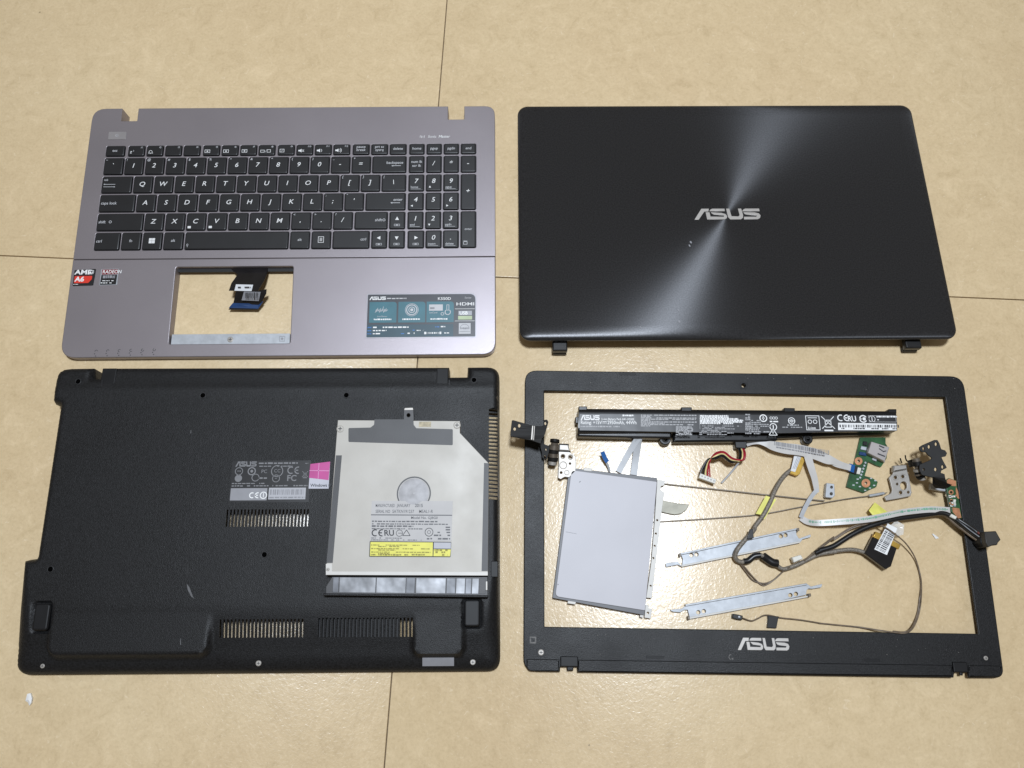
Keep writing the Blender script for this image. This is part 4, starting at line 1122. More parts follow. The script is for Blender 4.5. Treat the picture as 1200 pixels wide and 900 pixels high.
for k in range(5):
    x, y = pl(bt, 780+(244+20*k)*.175, 460+(560+8.0*k)*.175, .0085)
    p = Print(); p.rect(x-.0004, y-.0006, x+.0004, y+.0006); p.build('contact_slot', .0087, 'greyink', pg)
tube('sleeve_wire', wp(None, [(490, 470, .008), (455, 515, .005), (412, 565, .003), (374, 606, .0016)]), .0008, 'greyffc', bt, 6, 4)
#NEXT3

# ------------------------------------------------------------------ 7. hinges with their long thin screen arms
def hp(root, ox, oy, s, pts):
    """Points with a height each, in the thing's own frame."""
    return [(*pl(root, ox+x*s, oy+y*s, z), z) for x, y, z in pts]
def phole(root, ox, oy, s, u, v, r_, z, ry=None, n=12):
    return [pl(root, ox+(u+r_*math.cos(2*math.pi*k/n))*s, oy+(v+(ry or r_)*math.sin(2*math.pi*k/n))*s, z) for k in range(n)]
def collar(name, root, a, b, r_, m, n=16):
    a, b = Vector(a), Vector(b)
    return tube(name, [a, a.lerp(b, .5), b], r_, m, root, n, 1)

hl = root_of('hinge_assembly', 'screen hinge with flat black plate resting across the bezel, beside touchpad', 'hinge', tuple(world(650, 520, 0)))
A_ = (590, 480, .1)
HZ = .029
zfl = lambda x, y: -.16*max(0, x-pl(hl, 634, 505, HZ)[0]) - .06*max(0, pl(hl, 618, 505, HZ)[0]-x)
plate('mounting_plate', [fillet(at(hl, zo(*A_, [(98, 122), (120, 122), (240, 158), (318, 180), (345, 186), (375, 190), (440, 195), (470, 180), (478, 118), (512, 114), (528, 140), (520, 170), (498, 245), (480, 300), (452, 340), (440, 400), (330, 362), (245, 344), (80, 312), (82, 260)]), HZ), .0006),
     phole(hl, *A_, 185, 186, 15, HZ, 22), phole(hl, *A_, 131, 225, 15, HZ, 20), phole(hl, *A_, 491, 160, 11, HZ, 19)], HZ-.0012, HZ, .0002, 'blkmetal', hl, zf=zfl)
plate('pressed_rib', at(hl, zo(*A_, [(334, 188), (352, 191), (340, 358), (320, 352)]), HZ), HZ-.0004, HZ+.0006, .0003, 'steel', hl, zf=zfl)
plate('pressed_rib', at(hl, zo(*A_, [(358, 190), (370, 192), (358, 362), (346, 358)]), HZ), HZ-.0004, HZ+.0006, .0003, 'steel', hl, zf=zfl)
plate('lower_plate', [fillet(at(hl, zo(*A_, [(430, 390), (470, 400), (530, 425), (545, 440), (528, 520), (510, 575), (480, 582), (452, 560), (448, 500), (432, 440)]), .014), .0006),
     phole(hl, *A_, 497, 470, 9, .014, 14), phole(hl, *A_, 487, 552, 11, .014, 20)], .0128, .0140, .0002, 'blkmetal', hl)
ax = hp(hl, *A_, [(603, 352, .015), (600, 385, .015), (597, 420, .014), (590, 470, .013), (586, 510, .012), (582, 560, .011), (576, 600, .010), (570, 645, .009)])
for i, (r_, m_) in enumerate(((.0040, 'blkmetal'), (.0030, 'rodsteel'), (.0042, 'rodsteel'), (.0042, 'blkmetal'), (.0038, 'rodsteel'), (.0044, 'blkmetal'), (.0035, 'steel'))):
    collar('knuckle_ring', hl, ax[i], ax[i+1], r_, m_)
plate('knuckle_strap', fillet(at(hl, zo(*A_, [(525, 420), (645, 400), (650, 470), (640, 520), (540, 500)]), .009), .0005), .004, .0100, .0006, 'blkmetal', hl)
plate('knuckle_nut', fillet(at(hl, zo(*A_, [(528, 595), (616, 590), (606, 655), (525, 645)]), .008), .0006), .003, .0090, .0008, 'blkmetal', hl)
SZ = .0075
plate('screen_bracket', [fillet(at(hl, zo(*A_, [(648, 490), (770, 492), (845, 548), (850, 640), (845, 720), (770, 795), (720, 788), (695, 800), (672, 816), (640, 800), (645, 700), (650, 600)]), SZ), .0006),
     phole(hl, *A_, 697, 548, 20, SZ), phole(hl, *A_, 785, 556, 20, SZ), phole(hl, *A_, 676, 738, 14, SZ), phole(hl, *A_, 780, 632, 12, SZ)], SZ-.0012, SZ, .0003, 'steel', hl)
for u, v, r_ in ((697, 548, 30), (785, 556, 32), (700, 652, 46), (742, 738, 30)):
    plate('boss_ring', [phole(hl, *A_, u, v, r_, SZ, n=18), phole(hl, *A_, u, v, r_*.78, SZ, n=18)], SZ-.0002, SZ+.0004, .0001, 'rodsteel', hl)
plate('bracket_step', fillet(at(hl, zo(*A_, [(650, 405), (760, 412), (778, 488), (652, 480)]), SZ+.002), .0004), SZ-.002, SZ+.0028, .0008, 'steel', hl)
plate('bracket_edge', at(hl, zo(*A_, [(652, 400), (765, 406), (766, 418), (652, 414)]), SZ+.002), SZ-.002, SZ+.0034, .0003, 'blkmetal', hl)
plate('bracket_edge', at(hl, zo(*A_, [(655, 478), (786, 482), (788, 496), (655, 490)]), SZ+.001), SZ-.002, SZ+.0012, .0003, 'blkmetal', hl)
Cz = (780, 460, .175)
def strip(name, root, pts, wd, th, m):
    P = [Vector(p_) for p_ in pts]
    return ribbon(name, P, wd, th, m, root, 4)
strip('screen_arm', hl, hp(hl, *Cz, [(-580, 520, .0045), (-300, 570, .003), (0, 612, .002), (310, 645, .002), (640, 682, .002), (960, 716, .002), (1062, 726, .002)]), .0008, .0026, 'rodsteel')
tt = plate('arm_end', [fillet(at(hl, zo(*Cz, [(1078, 605), (1130, 612), (1134, 690), (1118, 706), (1072, 702), (1070, 690)]), .006), .0006), phole(hl, *Cz, 1112, 634, 9, .006), phole(hl, *Cz, 1110, 678, 10, .006)], .0012, .0062, .0004, 'zinc', hl)

hr_ = root_of('hinge_assembly', 'screen hinge with branching black plate, standing beside small green power board', 'hinge', tuple(world(1075, 550, 0)))
B_ = (1030, 505, 1/9)
SZ = .0055
plate('screen_bracket', [fillet(at(hr_, zo(*B_, [(150, 430), (292, 395), (318, 480), (348, 650), (335, 688), (200, 715), (78, 736), (60, 694), (130, 655), (140, 620), (108, 492), (148, 450)]), SZ), .0008),
     phole(hr_, *B_, 177, 490, 17, SZ), phole(hr_, *B_, 254, 480, 17, SZ), phole(hr_, *B_, 195, 560, 12, SZ), phole(hr_, *B_, 262, 577, 36, SZ, 44, 18), phole(hr_, *B_, 231, 650, 18, SZ), phole(hr_, *B_, 312, 646, 13, SZ)], SZ-.0022, SZ, .0005, 'steel', hr_)
for u, v, r_ in ((177, 490, 32), (254, 480, 32), (231, 650, 32)):
    plate('boss_ring', [phole(hr_, *B_, u, v, r_, SZ, n=18), phole(hr_, *B_, u, v, r_*.8, SZ, n=18)], SZ-.0002, SZ+.0004, .0001, 'steel', hr_)
plate('bracket_step', fillet(at(hr_, zo(*B_, [(150, 366), (288, 358), (294, 405), (148, 432)]), SZ+.002), .0004), SZ-.002, SZ+.003, .0008, 'steel', hr_)
for a in ([(225, 290, .012), (232, 315, .010), (240, 335, .008)], [(278, 258, .016), (282, 290, .014), (298, 318, .011), (330, 312, .013), (365, 300, .015)]):
    tube('spring_pin', hp(hr_, *B_, a), .0006, 'blkmetal', hr_, 6, 4)
ax = hp(hr_, *B_, [(385, 290, .017), (398, 325, .0165), (408, 370, .016), (418, 400, .0155), (424, 425, .015), (430, 445, .0148), (436, 462, .0145), (450, 478, .014), (462, 512, .013)])
for i, (r_, m_) in enumerate(((.0030, 'rodsteel'), (.0038, 'blkmetal'), (.0026, 'rodsteel'), (.0042, 'steel'), (.0040, 'blkmetal'), (.0043, 'rodsteel'), (.0042, 'blkmetal'), (.0026, 'steel'))):
    collar('knuckle_ring', hr_, ax[i], ax[i+1], r_, m_)
plate('knuckle_strap', fillet(at(hr_, zo(*B_, [(335, 305), (380, 298), (400, 350), (360, 375)]), .012), .0004), .005, .0135, .0008, 'blkmetal', hr_)
HZ = .026
xk = pl(hr_, 1084, 545, HZ)[0]
zfr = lambda x, y: .22*max(-.02, min(.03, x-xk)) - .004
hh = lambda u, v, r_, ry=None: phole(hr_, *B_, u, v, r_, HZ, ry, 12)
plate('mounting_plate', [fillet(at(hr_, zo(*B_, [(452, 160), (480, 140), (595, 90), (625, 92), (645, 130), (662, 190), (700, 205), (718, 235), (705, 268), (665, 275), (690, 330), (720, 388), (668, 415), (660, 440), (690, 448), (690, 470), (600, 490), (480, 455), (455, 400), (455, 345), (560, 300), (575, 280), (535, 245), (515, 215), (475, 212), (455, 190)]), HZ), .0008),
     hh(492, 180, 10, 18), hh(545, 160, 11, 20), hh(611, 135, 11, 19), hh(497, 398, 11, 13), hh(611, 401, 12, 19), hh(677, 377, 11, 18)], HZ-.0012, HZ, .0002, 'blkmetal', hr_, zf=zfr)
fl_pts = [(572, 484, .0245), (692, 452, .0275), (700, 500, .027), (716, 548, .0285), (772, 568, .031), (735, 598, .027), (690, 612, .023), (640, 604, .020), (596, 600, .017), (570, 560, .020)]
quad_sheet('curved_flap', hr_, [(1030+x/9, 505+y/9, z) for x, y, z in fl_pts], .0012, 'blkmetal')
plate('flap_foot', fillet(at(hr_, zo(*B_, [(552, 545), (580, 590), (700, 612), (718, 640), (640, 630), (545, 612)]), .006), .0004), .002, .0065, .0004, 'greyffc', hr_)
strip('screen_arm', hr_, hp(hr_, *Cz, [(1480, 672, .003), (1360, 692, .0025), (1200, 714, .002), (920, 763, .002), (640, 815, .002), (350, 840, .002), (0, 862, .002), (-300, 880, .002)]), .0007, .0024, 'rodsteel')
tube('arm_sleeve', hp(hr_, *Cz, [(1362, 692, .0035), (1410, 684, .0035), (1462, 674, .0035)]), .0012, 'zinc', hr_, 8, 4)

# ------------------------------------------------------------------ 8. touchpad module
tp = root_of('touchpad_module', 'lavender-grey touchpad on its metal plate, tilted inside bezel opening', 'touchpad', tuple(world(712, 636, 0)))
D_, E_ = (590, 420, .175), (610, 600, .175)
TZ = .0062
fr = at(tp, zo(*D_, [(440, 732), (1030, 800)]) + zo(*E_, [(830, 692), (214, 576)]), TZ)
frz = plate('back_plate', fillet(fr, .0006), .0010, TZ, .0003, 'padframe', tp)
pd = at(tp, zo(*D_, [(455, 748), (1028, 826)]) + zo(*E_, [(834, 660), (232, 565)]), TZ+.001)
plate('touch_surface', fillet(pd, [.0035, .0008, .0008, .0035]), TZ+.0001, TZ+.0013, .0003, 'pad', tp)
FZ = .0052
fg = at(tp, zo(*D_, [(1030, 812), (1082, 818), (1078, 850), (1055, 856), (1052, 880), (1078, 900)]) + zo(*E_, [(945, 0), (880, 578), (842, 574), (858, 462), (876, 330), (898, 60)]), FZ)
plate('flange', [fillet(fg, .0004)] + [phole(tp, *E_, u, v, 7, FZ, n=10) for u, v in ((915, 55), (906, 145), (898, 227), (889, 309), (871, 495))], FZ-.001, FZ, .0002, 'flange', tp)
plate('flange_tab', [fillet(at(tp, zo(*E_, [(838, 622), (858, 624), (860, 645), (882, 648), (872, 714), (830, 708)]), FZ), .0003), phole(tp, *E_, 853, 676, 8, FZ, n=10)], FZ-.001, FZ, .0002, 'flange', tp)
plate('edge_clip', at(tp, zo(*D_, [(540, 732), (596, 738), (590, 758), (535, 752)]), TZ), TZ-.003, TZ+.0006, .0003, 'flange', tp)
plate('edge_clip', at(tp, zo(*E_, [(318, 594), (372, 602), (366, 620), (314, 612)]), TZ), TZ-.003, TZ+.0002, .0003, 'flange', tp)
plate('edge_clip', fillet(at(tp, zo(*E_, [(800, 688), (826, 690), (822, 710), (798, 704)]), FZ), .0006), FZ-.002, FZ, .0003, 'flange', tp)
p = Print(); a, b = at(tp, zo(*E_, [(302, 132), (376, 146)]), TZ+.0014); p.line(a, b, .0002); p.build('scratch', TZ+.0015, 'greyink', tp)
p = Print(); a = at(tp, zo(*E_, [(251, 485)]), TZ+.0014)[0]; p.disc(*a, .0005, 8); a = at(tp, zo(*D_, [(512, 826)]), TZ+.0014)[0]; p.poly(circ(*a, .0010, 7, .0004, .6)); p.build('smudge', TZ+.0015, 'greyink', tp)
ribbon('ribbon_cable', hp(tp, *D_, [(770, 762, .003), (800, 705, .004), (850, 615, .006), (905, 525, .009)]), .0050, .0003, 'greyffc', tp, 5)
ribbon('ribbon_cable', hp(tp, *D_, [(872, 780, .003), (882, 700, .004), (895, 610, .006), (908, 520, .0095)]), .0058, .0003, 'greyffc', tp, 5)
ribbon('ribbon_tail', hp(tp, *D_, [(712, 758, .003), (700, 720, .005), (680, 680, .007), (665, 655, .009)]), .0018, .0003, 'greyffc', tp, 5)
ribbon('blue_stiffener', hp(tp, *D_, [(696, 694, .0075), (678, 665, .0085), (662, 625, .010)]), .0036, .0005, 'blue', tp, 4)
fin = root_of('steel_fin', 'dull grey pointed steel leaf sticking out from under the touchpad', 'metal strip', tuple(world(785, 596, 0)))
plate('leaf', fillet(at(fin, zo(*Cz, [(-70, 715), (0, 727), (80, 742), (158, 750), (140, 785), (105, 812), (60, 820), (0, 808), (-70, 790)]), .002), .0005), .0008, .0022, .0004, mat('dull_olive_steel', (.17, .16, .13), .42, .6, var=(120, .2)), fin, zf=lambda x, y: .0)

# ------------------------------------------------------------------ 9. two drive rails
K_ = (770, 590, .175)
def rail(label, outline, hole_uv, lip_line, edge_line, stops):
    z = .0032
    r_ = root_of('drive_rail', label, 'bracket', tuple(world(*zo(*K_, [(sum(u for u, v in outline)/len(outline), sum(v for u, v in outline)/len(outline))])[0], 0)), group='zinc drive rails')
    plate('rail_sheet', [fillet(at(r_, zo(*K_, outline), z), .0005)] + [phole(r_, *K_, u, v, 14, z, n=14) for u, v in hole_uv], z-.0009, z, .0002, 'zinc', r_)
    plate('folded_lip', at(r_, zo(*K_, lip_line), z+.002), z-.0020, z+.0022, .0002, 'zinc', r_)
    plate('edge_bead', at(r_, zo(*K_, edge_line), z), z-.0016, z+.0005, .0003, 'flange', r_)
    for s_ in stops: plate('end_stop', fillet(at(r_, zo(*K_, s_), z+.001), .0003), z-.002, z+.0024, .0003, 'rodsteel', r_)
    return r_
rail('zinc-plated rail bracket lying under the grey screen cable',
     [(57, 402), (75, 396), (140, 390), (158, 412), (168, 412), (172, 370), (158, 340), (550, 250), (930, 172), (935, 210), (950, 235), (1030, 206), (1028, 226), (975, 240), (958, 262), (560, 345), (350, 388), (165, 424), (140, 410), (60, 426)],
     ((230, 346), (264, 341), (829, 219), (861, 212)), [(150, 334), (940, 164), (942, 174), (152, 346)], [(160, 414), (955, 252), (958, 264), (165, 426)],
     ([(144, 340), (158, 334), (160, 356), (148, 358)], [(928, 170), (948, 164), (950, 184), (934, 190)]))
rail('zinc-plated rail bracket lying clear on the floor beside the bezel chin',
     [(82, 712), (165, 704), (198, 680), (430, 636), (1005, 538), (1030, 556), (1108, 538), (1100, 562), (1040, 572), (1015, 570), (1002, 580), (998, 612), (560, 712), (218, 774), (212, 740), (205, 712), (180, 714), (155, 730), (108, 726)],
     ((276, 729), (313, 722), (893, 614), (930, 606)), [(190, 676), (1003, 534), (1006, 545), (192, 688)], [(212, 762), (1010, 616), (1012, 628), (214, 776)],
     ([(202, 756), (216, 752), (218, 778), (204, 778)], [(1008, 606), (1026, 602), (1028, 622), (1010, 628)]))

# ------------------------------------------------------------------ 10. circuit boards
G_ = (970, 460, .175)
ub = root_of('port_board', 'small green circuit board with silver port shell, under the battery end', 'circuit board', tuple(world(1017, 545, 0)))
UZ = .0026
plate('board', [fillet(at(ub, zo(*G_, [(218, 300), (388, 300), (388, 340), (400, 360), (395, 440), (358, 498), (325, 488), (272, 462), (262, 510), (248, 558), (300, 572), (336, 598), (326, 632), (292, 645), (240, 672), (125, 632), (148, 545), (178, 470)]), UZ), .0004),
     phole(ub, *G_, 206, 459, 9, UZ), phole(ub, *G_, 255, 607, 11, UZ)], .0010, UZ, .0002, 'pcb', ub)
for u, v, r_ in ((206, 459, 26), (255, 607, 29)):
    plate('copper_ring', [phole(ub, *G_, u, v, r_, UZ, n=20), phole(ub, *G_, u, v, 10, UZ, n=14)], UZ, UZ+.0002, 0, 'copper', ub)
sh = plate('port_shell', fillet(at(ub, zo(*G_, [(292, 328), (412, 366), (382, 462), (268, 404)]), .0085), .0004), UZ, .0088, .0004, mat('grey_port_shell', (.40, .37, .36), .42, .4, var=(60, .06)), ub)
for a in ([(345, 352), (380, 368), (376, 374), (342, 360)], [(335, 405), (385, 425), (382, 432), (332, 413)], [(345, 372), (372, 392), (368, 396), (342, 378)], [(368, 392), (392, 388), (392, 394), (370, 400)]):
    p = Print(); p.poly(at(ub, zo(*G_, a), .0088)); p.build('spring_slot', .0090, 'ink', sh)
plate('shell_foot', at(ub, zo(*G_, [(276, 402), (384, 462), (380, 470), (272, 412)]), .004), UZ, .0045, .0002, 'steel', sh)
for a, z, m_, nm in (([(240, 325), (268, 330), (264, 356), (236, 350)], .0042, 'blackwire', 'chip'), ([(225, 358), (262, 366), (258, 388), (220, 380)], .0036, 'zinc', 'capacitor'), ([(214, 395), (262, 405), (258, 425), (210, 416)], .0042, 'navy', 'inductor'),
                     ([(170, 488), (204, 496), (192, 548), (158, 538)], .0045, 'blackwire', 'ribbon_socket'), ([(192, 498), (226, 506), (215, 548), (186, 542)], .0036, 'cream', 'socket_latch'), ([(300, 438), (330, 448), (326, 462), (298, 450)], .004, 'zinc', 'capacitor')):
    plate(nm, fillet(at(ub, zo(*G_, a), z), .0002), UZ, z, .0002, m_, ub)
for k in range(6):
    p = Print(); x, y = at(ub, zo(*G_, [(252-7*k, 470+20*k)]), UZ)[0]; p.disc(x, y, .0009, 8); p.build('solder_pad', UZ+.0002, 'zinc', ub)
for u, v in ((290, 575), (318, 590), (310, 622), (282, 640), (250, 655), (215, 630), (195, 605), (172, 620), (200, 580)):
    p = Print(); x, y = at(ub, zo(*G_, [(u, v)]), UZ)[0]; p.rect(x-.0009, y-.0005, x+.0009, y+.0005); p.build('solder_pad', UZ+.0002, 'zinc', ub)
ffc = root_of('label_ribbon_cable', 'white flat ribbon cable with barcode label, running from battery to green port board', 'cable', tuple(world(930, 530, 0)))
ribbon('ribbon', hp(ffc, *Cz, [(540, 342, .004), (575, 330, .006), (625, 326, .008), (675, 342, .009), (715, 356, .009), (800, 374, .009), (900, 386, .009), (1000, 412, .008), (1080, 445, .008), (1120, 458, .008), (1160, 476, .007), (1200, 492, .006), (1240, 505, .0055)]), lambda t: .0052+.0042*math.exp(-((t-.52)/.22)**4), .0003, 'ffc', ffc, 5)
nd_ = ribbon('ribbon_end', hp(ffc, *G_, [(-40, 428, .007), (10, 452, .006), (60, 478, .007), (110, 492, .006), (150, 504, .0045)]), .0056, .0003, 'ffc', ffc, 5)
ribbon('blue_stiffener', hp(ffc, *G_, [(142, 500, .0053), (158, 505, .005), (178, 512, .0045)]), .0066, .0004, 'blue', ffc, 4)
p = Print()
bx0, by0 = pl(ffc, 780+728*.175, 460+322*.175+6*.175, .0098); bx1, by1 = pl(ffc, 780+1098*.175, 460+392*.175, .0098)
dx, dy = bx1-bx0, by1-by0
t = 0.
while t < 1:
    w_ = random.choice((.006, .010, .014)); t2 = min(1, t+w_)
    p.poly([(bx0+dx*t, by0+dy*t-.0030), (bx0+dx*t2, by0+dy*t2-.0030), (bx0+dx*t2+.0003, by0+dy*t2+.0004), (bx0+dx*t+.0003, by0+dy*t+.0004)])
    t = t2+random.choice((.008, .012, .018))
t = .05
while t < .9:
    t2 = t+random.uniform(.015, .05); p.poly([(bx0+dx*t-.0009, by0+dy*t-.0048), (bx0+dx*t2-.0009, by0+dy*t2-.0048), (bx0+dx*t2-.0009, by0+dy*t2-.0038), (bx0+dx*t-.0009, by0+dy*t-.0038)]); t = t2+.012
p.build('barcode', .0098, 'greyink', ffc)

pb = root_of('power_board', 'narrow green power board with copper pads lying against bezel side', 'circuit board', tuple(world(1117, 585, 0)))
PZ = BZ+.0035
plate('board', [fillet(at(pb, zo(*G_, [(790, 590), (812, 572), (862, 590), (868, 640), (880, 720), (898, 842), (870, 848), (830, 800), (815, 735), (800, 660)]), PZ), .0004), phole(pb, *G_, 825, 668, 9, PZ), phole(pb, *G_, 864, 809, 7, PZ)], .0065, PZ, .0002, 'pcb', pb)
for a in ([(796, 588), (812, 576), (858, 592), (860, 628), (800, 622)], [(832, 770), (880, 775), (894, 838), (872, 842), (836, 800)], [(858, 632), (872, 660), (880, 712), (866, 706), (856, 660)]):
    p = Print(); p.poly(at(pb, zo(*G_, a), PZ)); p.build('copper_pad', PZ+.0002, 'copper', pb)
plate('copper_ring', [phole(pb, *G_, 825, 668, 17, PZ, n=16), phole(pb, *G_, 825, 668, 9, PZ, n=12)], PZ, PZ+.0003, 0, 'copper', pb)
for k in range(16):
    u = 812+random.uniform(0, 52); v = 690+random.uniform(0, 70); u += (v-690)*.15
    p = Print(); x, y = at(pb, zo(*G_, [(u, v)]), PZ)[0]; p.rect(x-.0010, y-.0007, x+.0010, y+.0007); p.build('solder_pad', PZ+.0003, random.choice(('copper', 'zinc', 'cream')), pb)
gr = root_of('green_print_ribbon', 'long white ribbon cable with green printing, bowed up off the floor', 'cable', tuple(world(1020, 603, 0)))
J_ = (960, 590, .19167)
grz = [(-112, 88, .002), (-70, 112, .004), (0, 119, .008), (150, 110, .012), (300, 96, .014), (420, 72, .014), (520, 52, .013), (650, 38, .012), (720, 37, .0115), (800, 42, .0105)]
ribbon('ribbon', hp(gr, *J_, grz), .0050, .0003, 'ffc', gr, 6)
gs_ = spline([Vector(q_) for q_ in hp(gr, *J_, [(x, y-4, z+.00032) for x, y, z in grz[1:]])], 40)
gv, gf, i = [], [], 4
while i < len(gs_)-8:
    j = i+random.choice((1, 2, 2, 3, 5))
    a, b = gs_[i], gs_[min(j, len(gs_)-1)]
    s_ = Vector((0, 0, 1)).cross(b-a).normalized()*random.choice((.0009, .0009, .0006, .0003))
    n = len(gv); gv += [a-s_, b-s_, b+s_, a+s_]; gf.append([n, n+1, n+2, n+3])
    i = j+random.choice((1, 1, 1, 2, 6 if random.random() < .25 else 1))
mesh('green_print', gv, gf, 'green', gr, 0)
ribbon('folded_run', hp(gr, *Cz, [(905, 838, .003), (925, 790, .004), (965, 715, .005), (1000, 668, .006), (1022, 652, .0068)]), .0034, .0003, 'greyffc', gr, 5)
ribbon('folded_run', hp(gr, *Cz, [(1012, 655, .0062), (1006, 620, .007), (996, 570, .0078), (980, 520, .0082), (962, 460, .0085), (948, 405, .0085)]), lambda t: .0044+.0025*t, .0003, 'ffc', gr, 5)

# ------------------------------------------------------------------ 11. screen cable with camera wires
sc = root_of('screen_cable', 'grey braided screen cable with yellow tape, gold plug and barcoded black plug', 'cable', tuple(world(880, 640, 0)))
gp_ = plate('gold_plug', fillet(at(sc, zo(*Cz, [(908, 404), (948, 414), (900, 545), (880, 558), (832, 540)]), .006), .0006), .0030, .0058, .0004, 'gold', sc)
plate('plug_sticker', at(sc, zo(*Cz, [(866, 402), (918, 408), (868, 532), (838, 524)]), .0062), .0058, .0061, 0, 'whitelabel', sc)
p = Print()
for k in range(3):
    a, b = at(sc, zo(*Cz, [(884+10*k, 430), (852+10*k, 510)]), .0062); p.line(a, b, .0004)
p.build('sticker_print', .0063, 'greyink', sc)
main = hp(sc, *Cz, [(838, 520, .004), (800, 552, .0045), (760, 605, .006), (726, 670, .0075), (704, 725, .008), (672, 790, .008), (640, 842, .007), (600, 895, .006)])
main += hp(sc, *K_, [(650, 175, .0065), (612, 218, .0075), (568, 268, .0078), (536, 312, .0075), (522, 350, .006), (535, 380, .005), (570, 392, .0045), (610, 382, .0045), (650, 352, .005), (692, 346, .0055), (735, 372, .005), (790, 405, .0045), (838, 438, .0040), (880, 432, .0042), (940, 410, .0045), (1010, 375, .005), (1080, 342, .0055), (1150, 328, .006), (1200, 322, .006)])
main += hp(sc, *J_, [(60, 298, .006), (120, 288, .006), (190, 282, .006), (240, 288, .006), (290, 305, .006)])
tube('braided_cable', main, .0019, 'cable', sc, 10, 5, rf=lambda t: 1.0 if t < .58 else .9)
for a, z0 in (([(672, 690), (700, 700), (640, 818), (604, 812)], .0084), ([(714, 706), (742, 716), (662, 848), (638, 838)], .0075)):
    quad_sheet('yellow_tape', sc, [(780+x*.175, 460+y*.175, z0-(0.002 if i > 1 else 0)) for i, (x, y) in enumerate(a)], .0003, 'ltape')
plate('black_tape', at(sc, zo(*K_, [(622, 172), (642, 170), (648, 232), (600, 240)]), .010), .008, .0103, .0004, 'blackwire', sc)
tube('black_sleeve', hp(sc, *K_, [(580, 388, .005), (612, 383, .005), (650, 354, .0055), (692, 347, .006)]), .0025, 'blackwire', sc, 10, 5)
tube('black_sleeve', hp(sc, *K_, [(710, 352, .0056), (740, 374, .005), (775, 396, .005), (808, 402, .0048)]), .0034, 'blackwire', sc, 10, 5)
plate('side_plug', fillet(at(sc, zo(*K_, [(900, 362), (960, 344), (974, 372), (912, 398)]), .007), .0005), .0030, .0085, .0006, 'cream', sc)
# far plug: black flag with gold edge and barcode
FZ2 = .0095
plate('black_plug', fillet(at(sc, zo(*J_, [(330, 205), (480, 262), (440, 385), (408, 402), (280, 306)]), FZ2), .0005), .0045, FZ2, .0006, 'blackffc', sc)
plate('gold_edge', at(sc, zo(*J_, [(345, 172), (372, 182), (498, 254), (486, 280), (330, 205)]), FZ2), .006, FZ2+.0002, .0003, 'gold', sc)
stq = plate('plug_sticker', at(sc, zo(*J_, [(420, 122), (478, 152), (415, 315), (338, 280)]), FZ2+.0008), FZ2+.0002, FZ2+.0006, 0, 'white', sc)
p = Print()
o0, o1, o2 = [Vector(q_) for q_ in at(sc, zo(*J_, [(412, 150), (462, 176), (342, 278)]), FZ2+.0006)]
e1, e2 = o1-o0, o2-o0
t = .02
while t < .98:
    w_ = random.choice((.02, .03, .045)); t2 = min(.98, t+w_)
    for c0, c1 in ((.0, .28), (.36, .98)):
        p.poly([tuple(o0+e2*t+e1*c0*1.15), tuple(o0+e2*t2+e1*c0*1.15), tuple(o0+e2*t2+e1*c1*1.15), tuple(o0+e2*t+e1*c1*1.15)])
    t = t2+random.choice((.02, .03, .04))
p.build('barcode', FZ2+.0007, 'ink', sc)
quad_sheet('clear_tape', sc, [(960+x*.19167, 590+y*.19167, z) for x, y, z in ((440, 130, .0095), (470, 105, .010), (520, 130, .011), (515, 190, .0095), (480, 200, .009))], .0002, 'clear')
quad_sheet('yellow_tab', sc, [(970+x*.175, 460+y*.175, z) for x, y, z in ((275, 790, .0075), (315, 735, .004), (400, 800, .006), (370, 835, .010), (330, 858, .010))], .0003, 'ltape')
# thin camera wires
for d_, zz_ in ((0, 0.), (9, .0006)):
    tube('camera_wire', hp(sc, *K_, [(545, 385, .004), (590, 430+d_*2.2, .0025), (640, 490+d_*2.5, .0016), (700, 545-d_*1.2, .0014), (740, 540-d_, .0014), (790, 505, .002), (845, 455, .004), (890, 425, .0062)]), .0006, 'wire', sc, 6, 5)
    tail = hp(sc, *K_, [(985, 385, .007), (1080, 310-d_, .007), (1180, 235-d_, .0075)]) + hp(sc, *J_, [(95, 218-d_, .008), (190, 158-d_, .009), (270, 132-d_, .010), (345, 128-d_, .0108), (410, 150, .0115), (470, 192, .011), (530, 245, .008), (580, 320, .004), (608, 400, .0018), (624, 490, .0014+zz_), (622-d_, 590, .0014), (610-d_, 670, .0016), (588-d_, 735, .004)])
    if d_ == 0:
        tail += hp(sc, *J_, [(560, 776, .0075), (520, 793, .0078), (450, 787, .0076), (370, 776, .0068), (250, 757, .002), (100, 742, .0014), (0, 732, .0014)])
        tail += hp(sc, *K_, [(1100, 803, .0014), (960, 780, .0014), (830, 766, .0016), (760, 750, .0016), (715, 750, .0016), (675, 770, .0016), (630, 786, .0016), (570, 766, .0025)])
    else:
        tail += hp(sc, *J_, [(556, 772, .0082), (515, 786, .0082), (450, 781, .0079)])
    tube('camera_wire', tail, .0006, 'wire', sc, 6, 5)
plate('wire_tape', fillet(at(sc, zo(*K_, [(742, 752), (816, 756), (812, 772), (800, 836), (738, 832), (744, 775)]), .003), .0003), .0006, .0030, .0003, 'blackwire', sc)
wc = plate('wire_plug', fillet(at(sc, zo(*K_, [(508, 738), (545, 744), (576, 752), (570, 782), (532, 776), (504, 766)]), .0045), .0004), .0006, .0045, .0005, 'blackwire', sc)
p = Print(); x, y = at(sc, zo(*K_, [(550, 760)]), .0046)[0]; p.rect(x-.0007, y-.0005, x+.0007, y+.0007); p.build('metal_contact', .0047, 'zinc', wc)

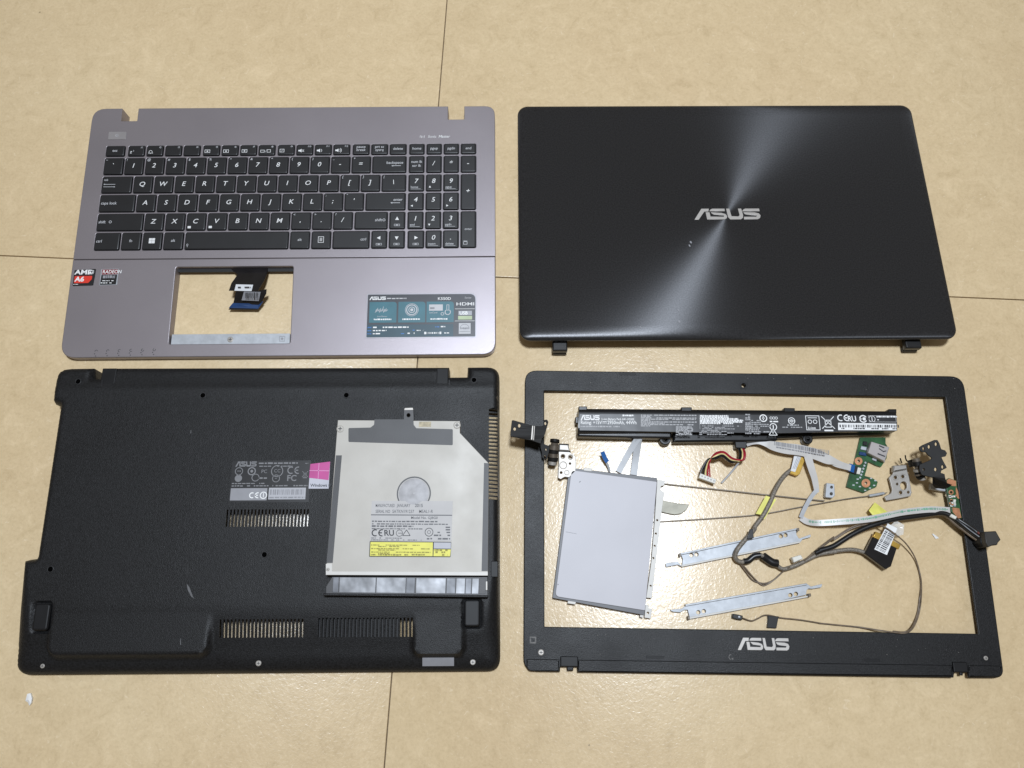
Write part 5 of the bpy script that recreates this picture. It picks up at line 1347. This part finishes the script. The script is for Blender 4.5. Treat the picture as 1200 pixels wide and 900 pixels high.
# ------------------------------------------------------------------ 12. charging jack lead
jk = root_of('charging_jack', 'black cube charging jack with black cable, hanging over bezel side', 'jack cable', tuple(world(1150, 626, 0)))
tube('black_cable', hp(jk, *K_, [(1060, 332, .0085), (1120, 305, .0085)]) + hp(jk, *J_, [(0, 288, .0085), (80, 264, .009), (140, 228, .0095), (200, 190, .010), (280, 150, .0105), (350, 126, .011), (450, 98, .011), (560, 82, .0105), (660, 68, .010), (745, 58, .010), (800, 75, .0105), (860, 118, .011), (920, 165, .0125), (975, 205, .014)]), .0021, 'blackwire', jk, 8, 5)
tube('black_cable', hp(jk, *J_, [(850, 98, .011), (900, 130, .0125), (950, 165, .0135), (990, 200, .0145), (1020, 225, .0145)]), .0017, 'blackwire', jk, 8, 5)
tube('taupe_cable', hp(jk, *J_, [(720, 62, .0085), (770, 75, .0085), (815, 110, .0088), (850, 140, .0088), (885, 165, .0095), (940, 205, .011), (985, 235, .0125)]), .0013, 'wire', jk, 6, 5)
plate('white_sleeve', fillet(at(jk, zo(*J_, [(808, 62), (845, 82), (832, 98), (797, 80)]), .0125), .0005), .009, .0130, .0006, 'cream', jk)
JT = .0235
jb = plate('jack_body', fillet(at(jk, zo(*J_, [(1010, 172), (1082, 168), (1112, 222), (1095, 240), (1088, 255), (1062, 256), (1035, 268), (1018, 240)]), JT), .0006), .0068, JT, .0008, mat('dark_brown_grey_plastic', (.030, .027, .024), .5, var=(90, .2)), jk)
plate('jack_collar', fillet(at(jk, zo(*J_, [(985, 205), (1012, 195), (1030, 262), (1004, 262), (985, 240)]), .018), .0006), .0068, .018, .0008, 'rubber', jk)
plate('jack_tooth', at(jk, zo(*J_, [(1066, 232), (1088, 228), (1092, 250), (1072, 254)]), JT-.004), .0068, JT-.004, .0003, 'rubber', jb)
for u, v in ((962, 172), (972, 190)):
    tube('red_wire', hp(jk, *J_, [(u, v, .0140), (u+14, v+10, .0155), (u+30, v+18, .0155)]), .0009, mat('brick_red_wire', (.16, .03, .02), .45, var=(200, .1)), jk, 6, 4)

# ------------------------------------------------------------------ 13. bits of debris
def scrap(name, label, pts, z):
    c = world(sum(x for x, y in pts)/len(pts), sum(y for x, y in pts)/len(pts), 0)
    r_ = root_of(name, label, 'scrap', tuple(c))
    v = [(*pl(r_, x, y, 0), .0004+z*random.random()) for x, y in pts]
    top = (0, 0, z*1.4)
    n = len(v)
    v = v+[top]+[(x, y, .0001) for x, y, _ in v]
    f = [[i, (i+1) % n, n] for i in range(n)]+[[n+1+(i+1) % n, (i+1) % n, i, n+1+i] for i in range(n)][0:n]
    o = mesh('paper', v, f, 'paper', r_, 0)
    bm = bmesh.new(); bm.from_mesh(o.data); bmesh.ops.recalc_face_normals(bm, faces=bm.faces); bm.to_mesh(o.data); bm.free()
scrap('paper_scrap', 'tiny torn white paper scrap lying on bare tile below the bottom case', [(31, 821), (33, 813), (37, 812), (39, 818), (38, 824), (35, 827), (33, 823)], .0016)
scrap('plastic_chip', 'tiny pale plastic chip on the tile inside bezel near charging jack', [(1091.5, 626), (1093, 625.5), (1099, 629.5), (1099.5, 631), (1096, 631.5)], .0010)
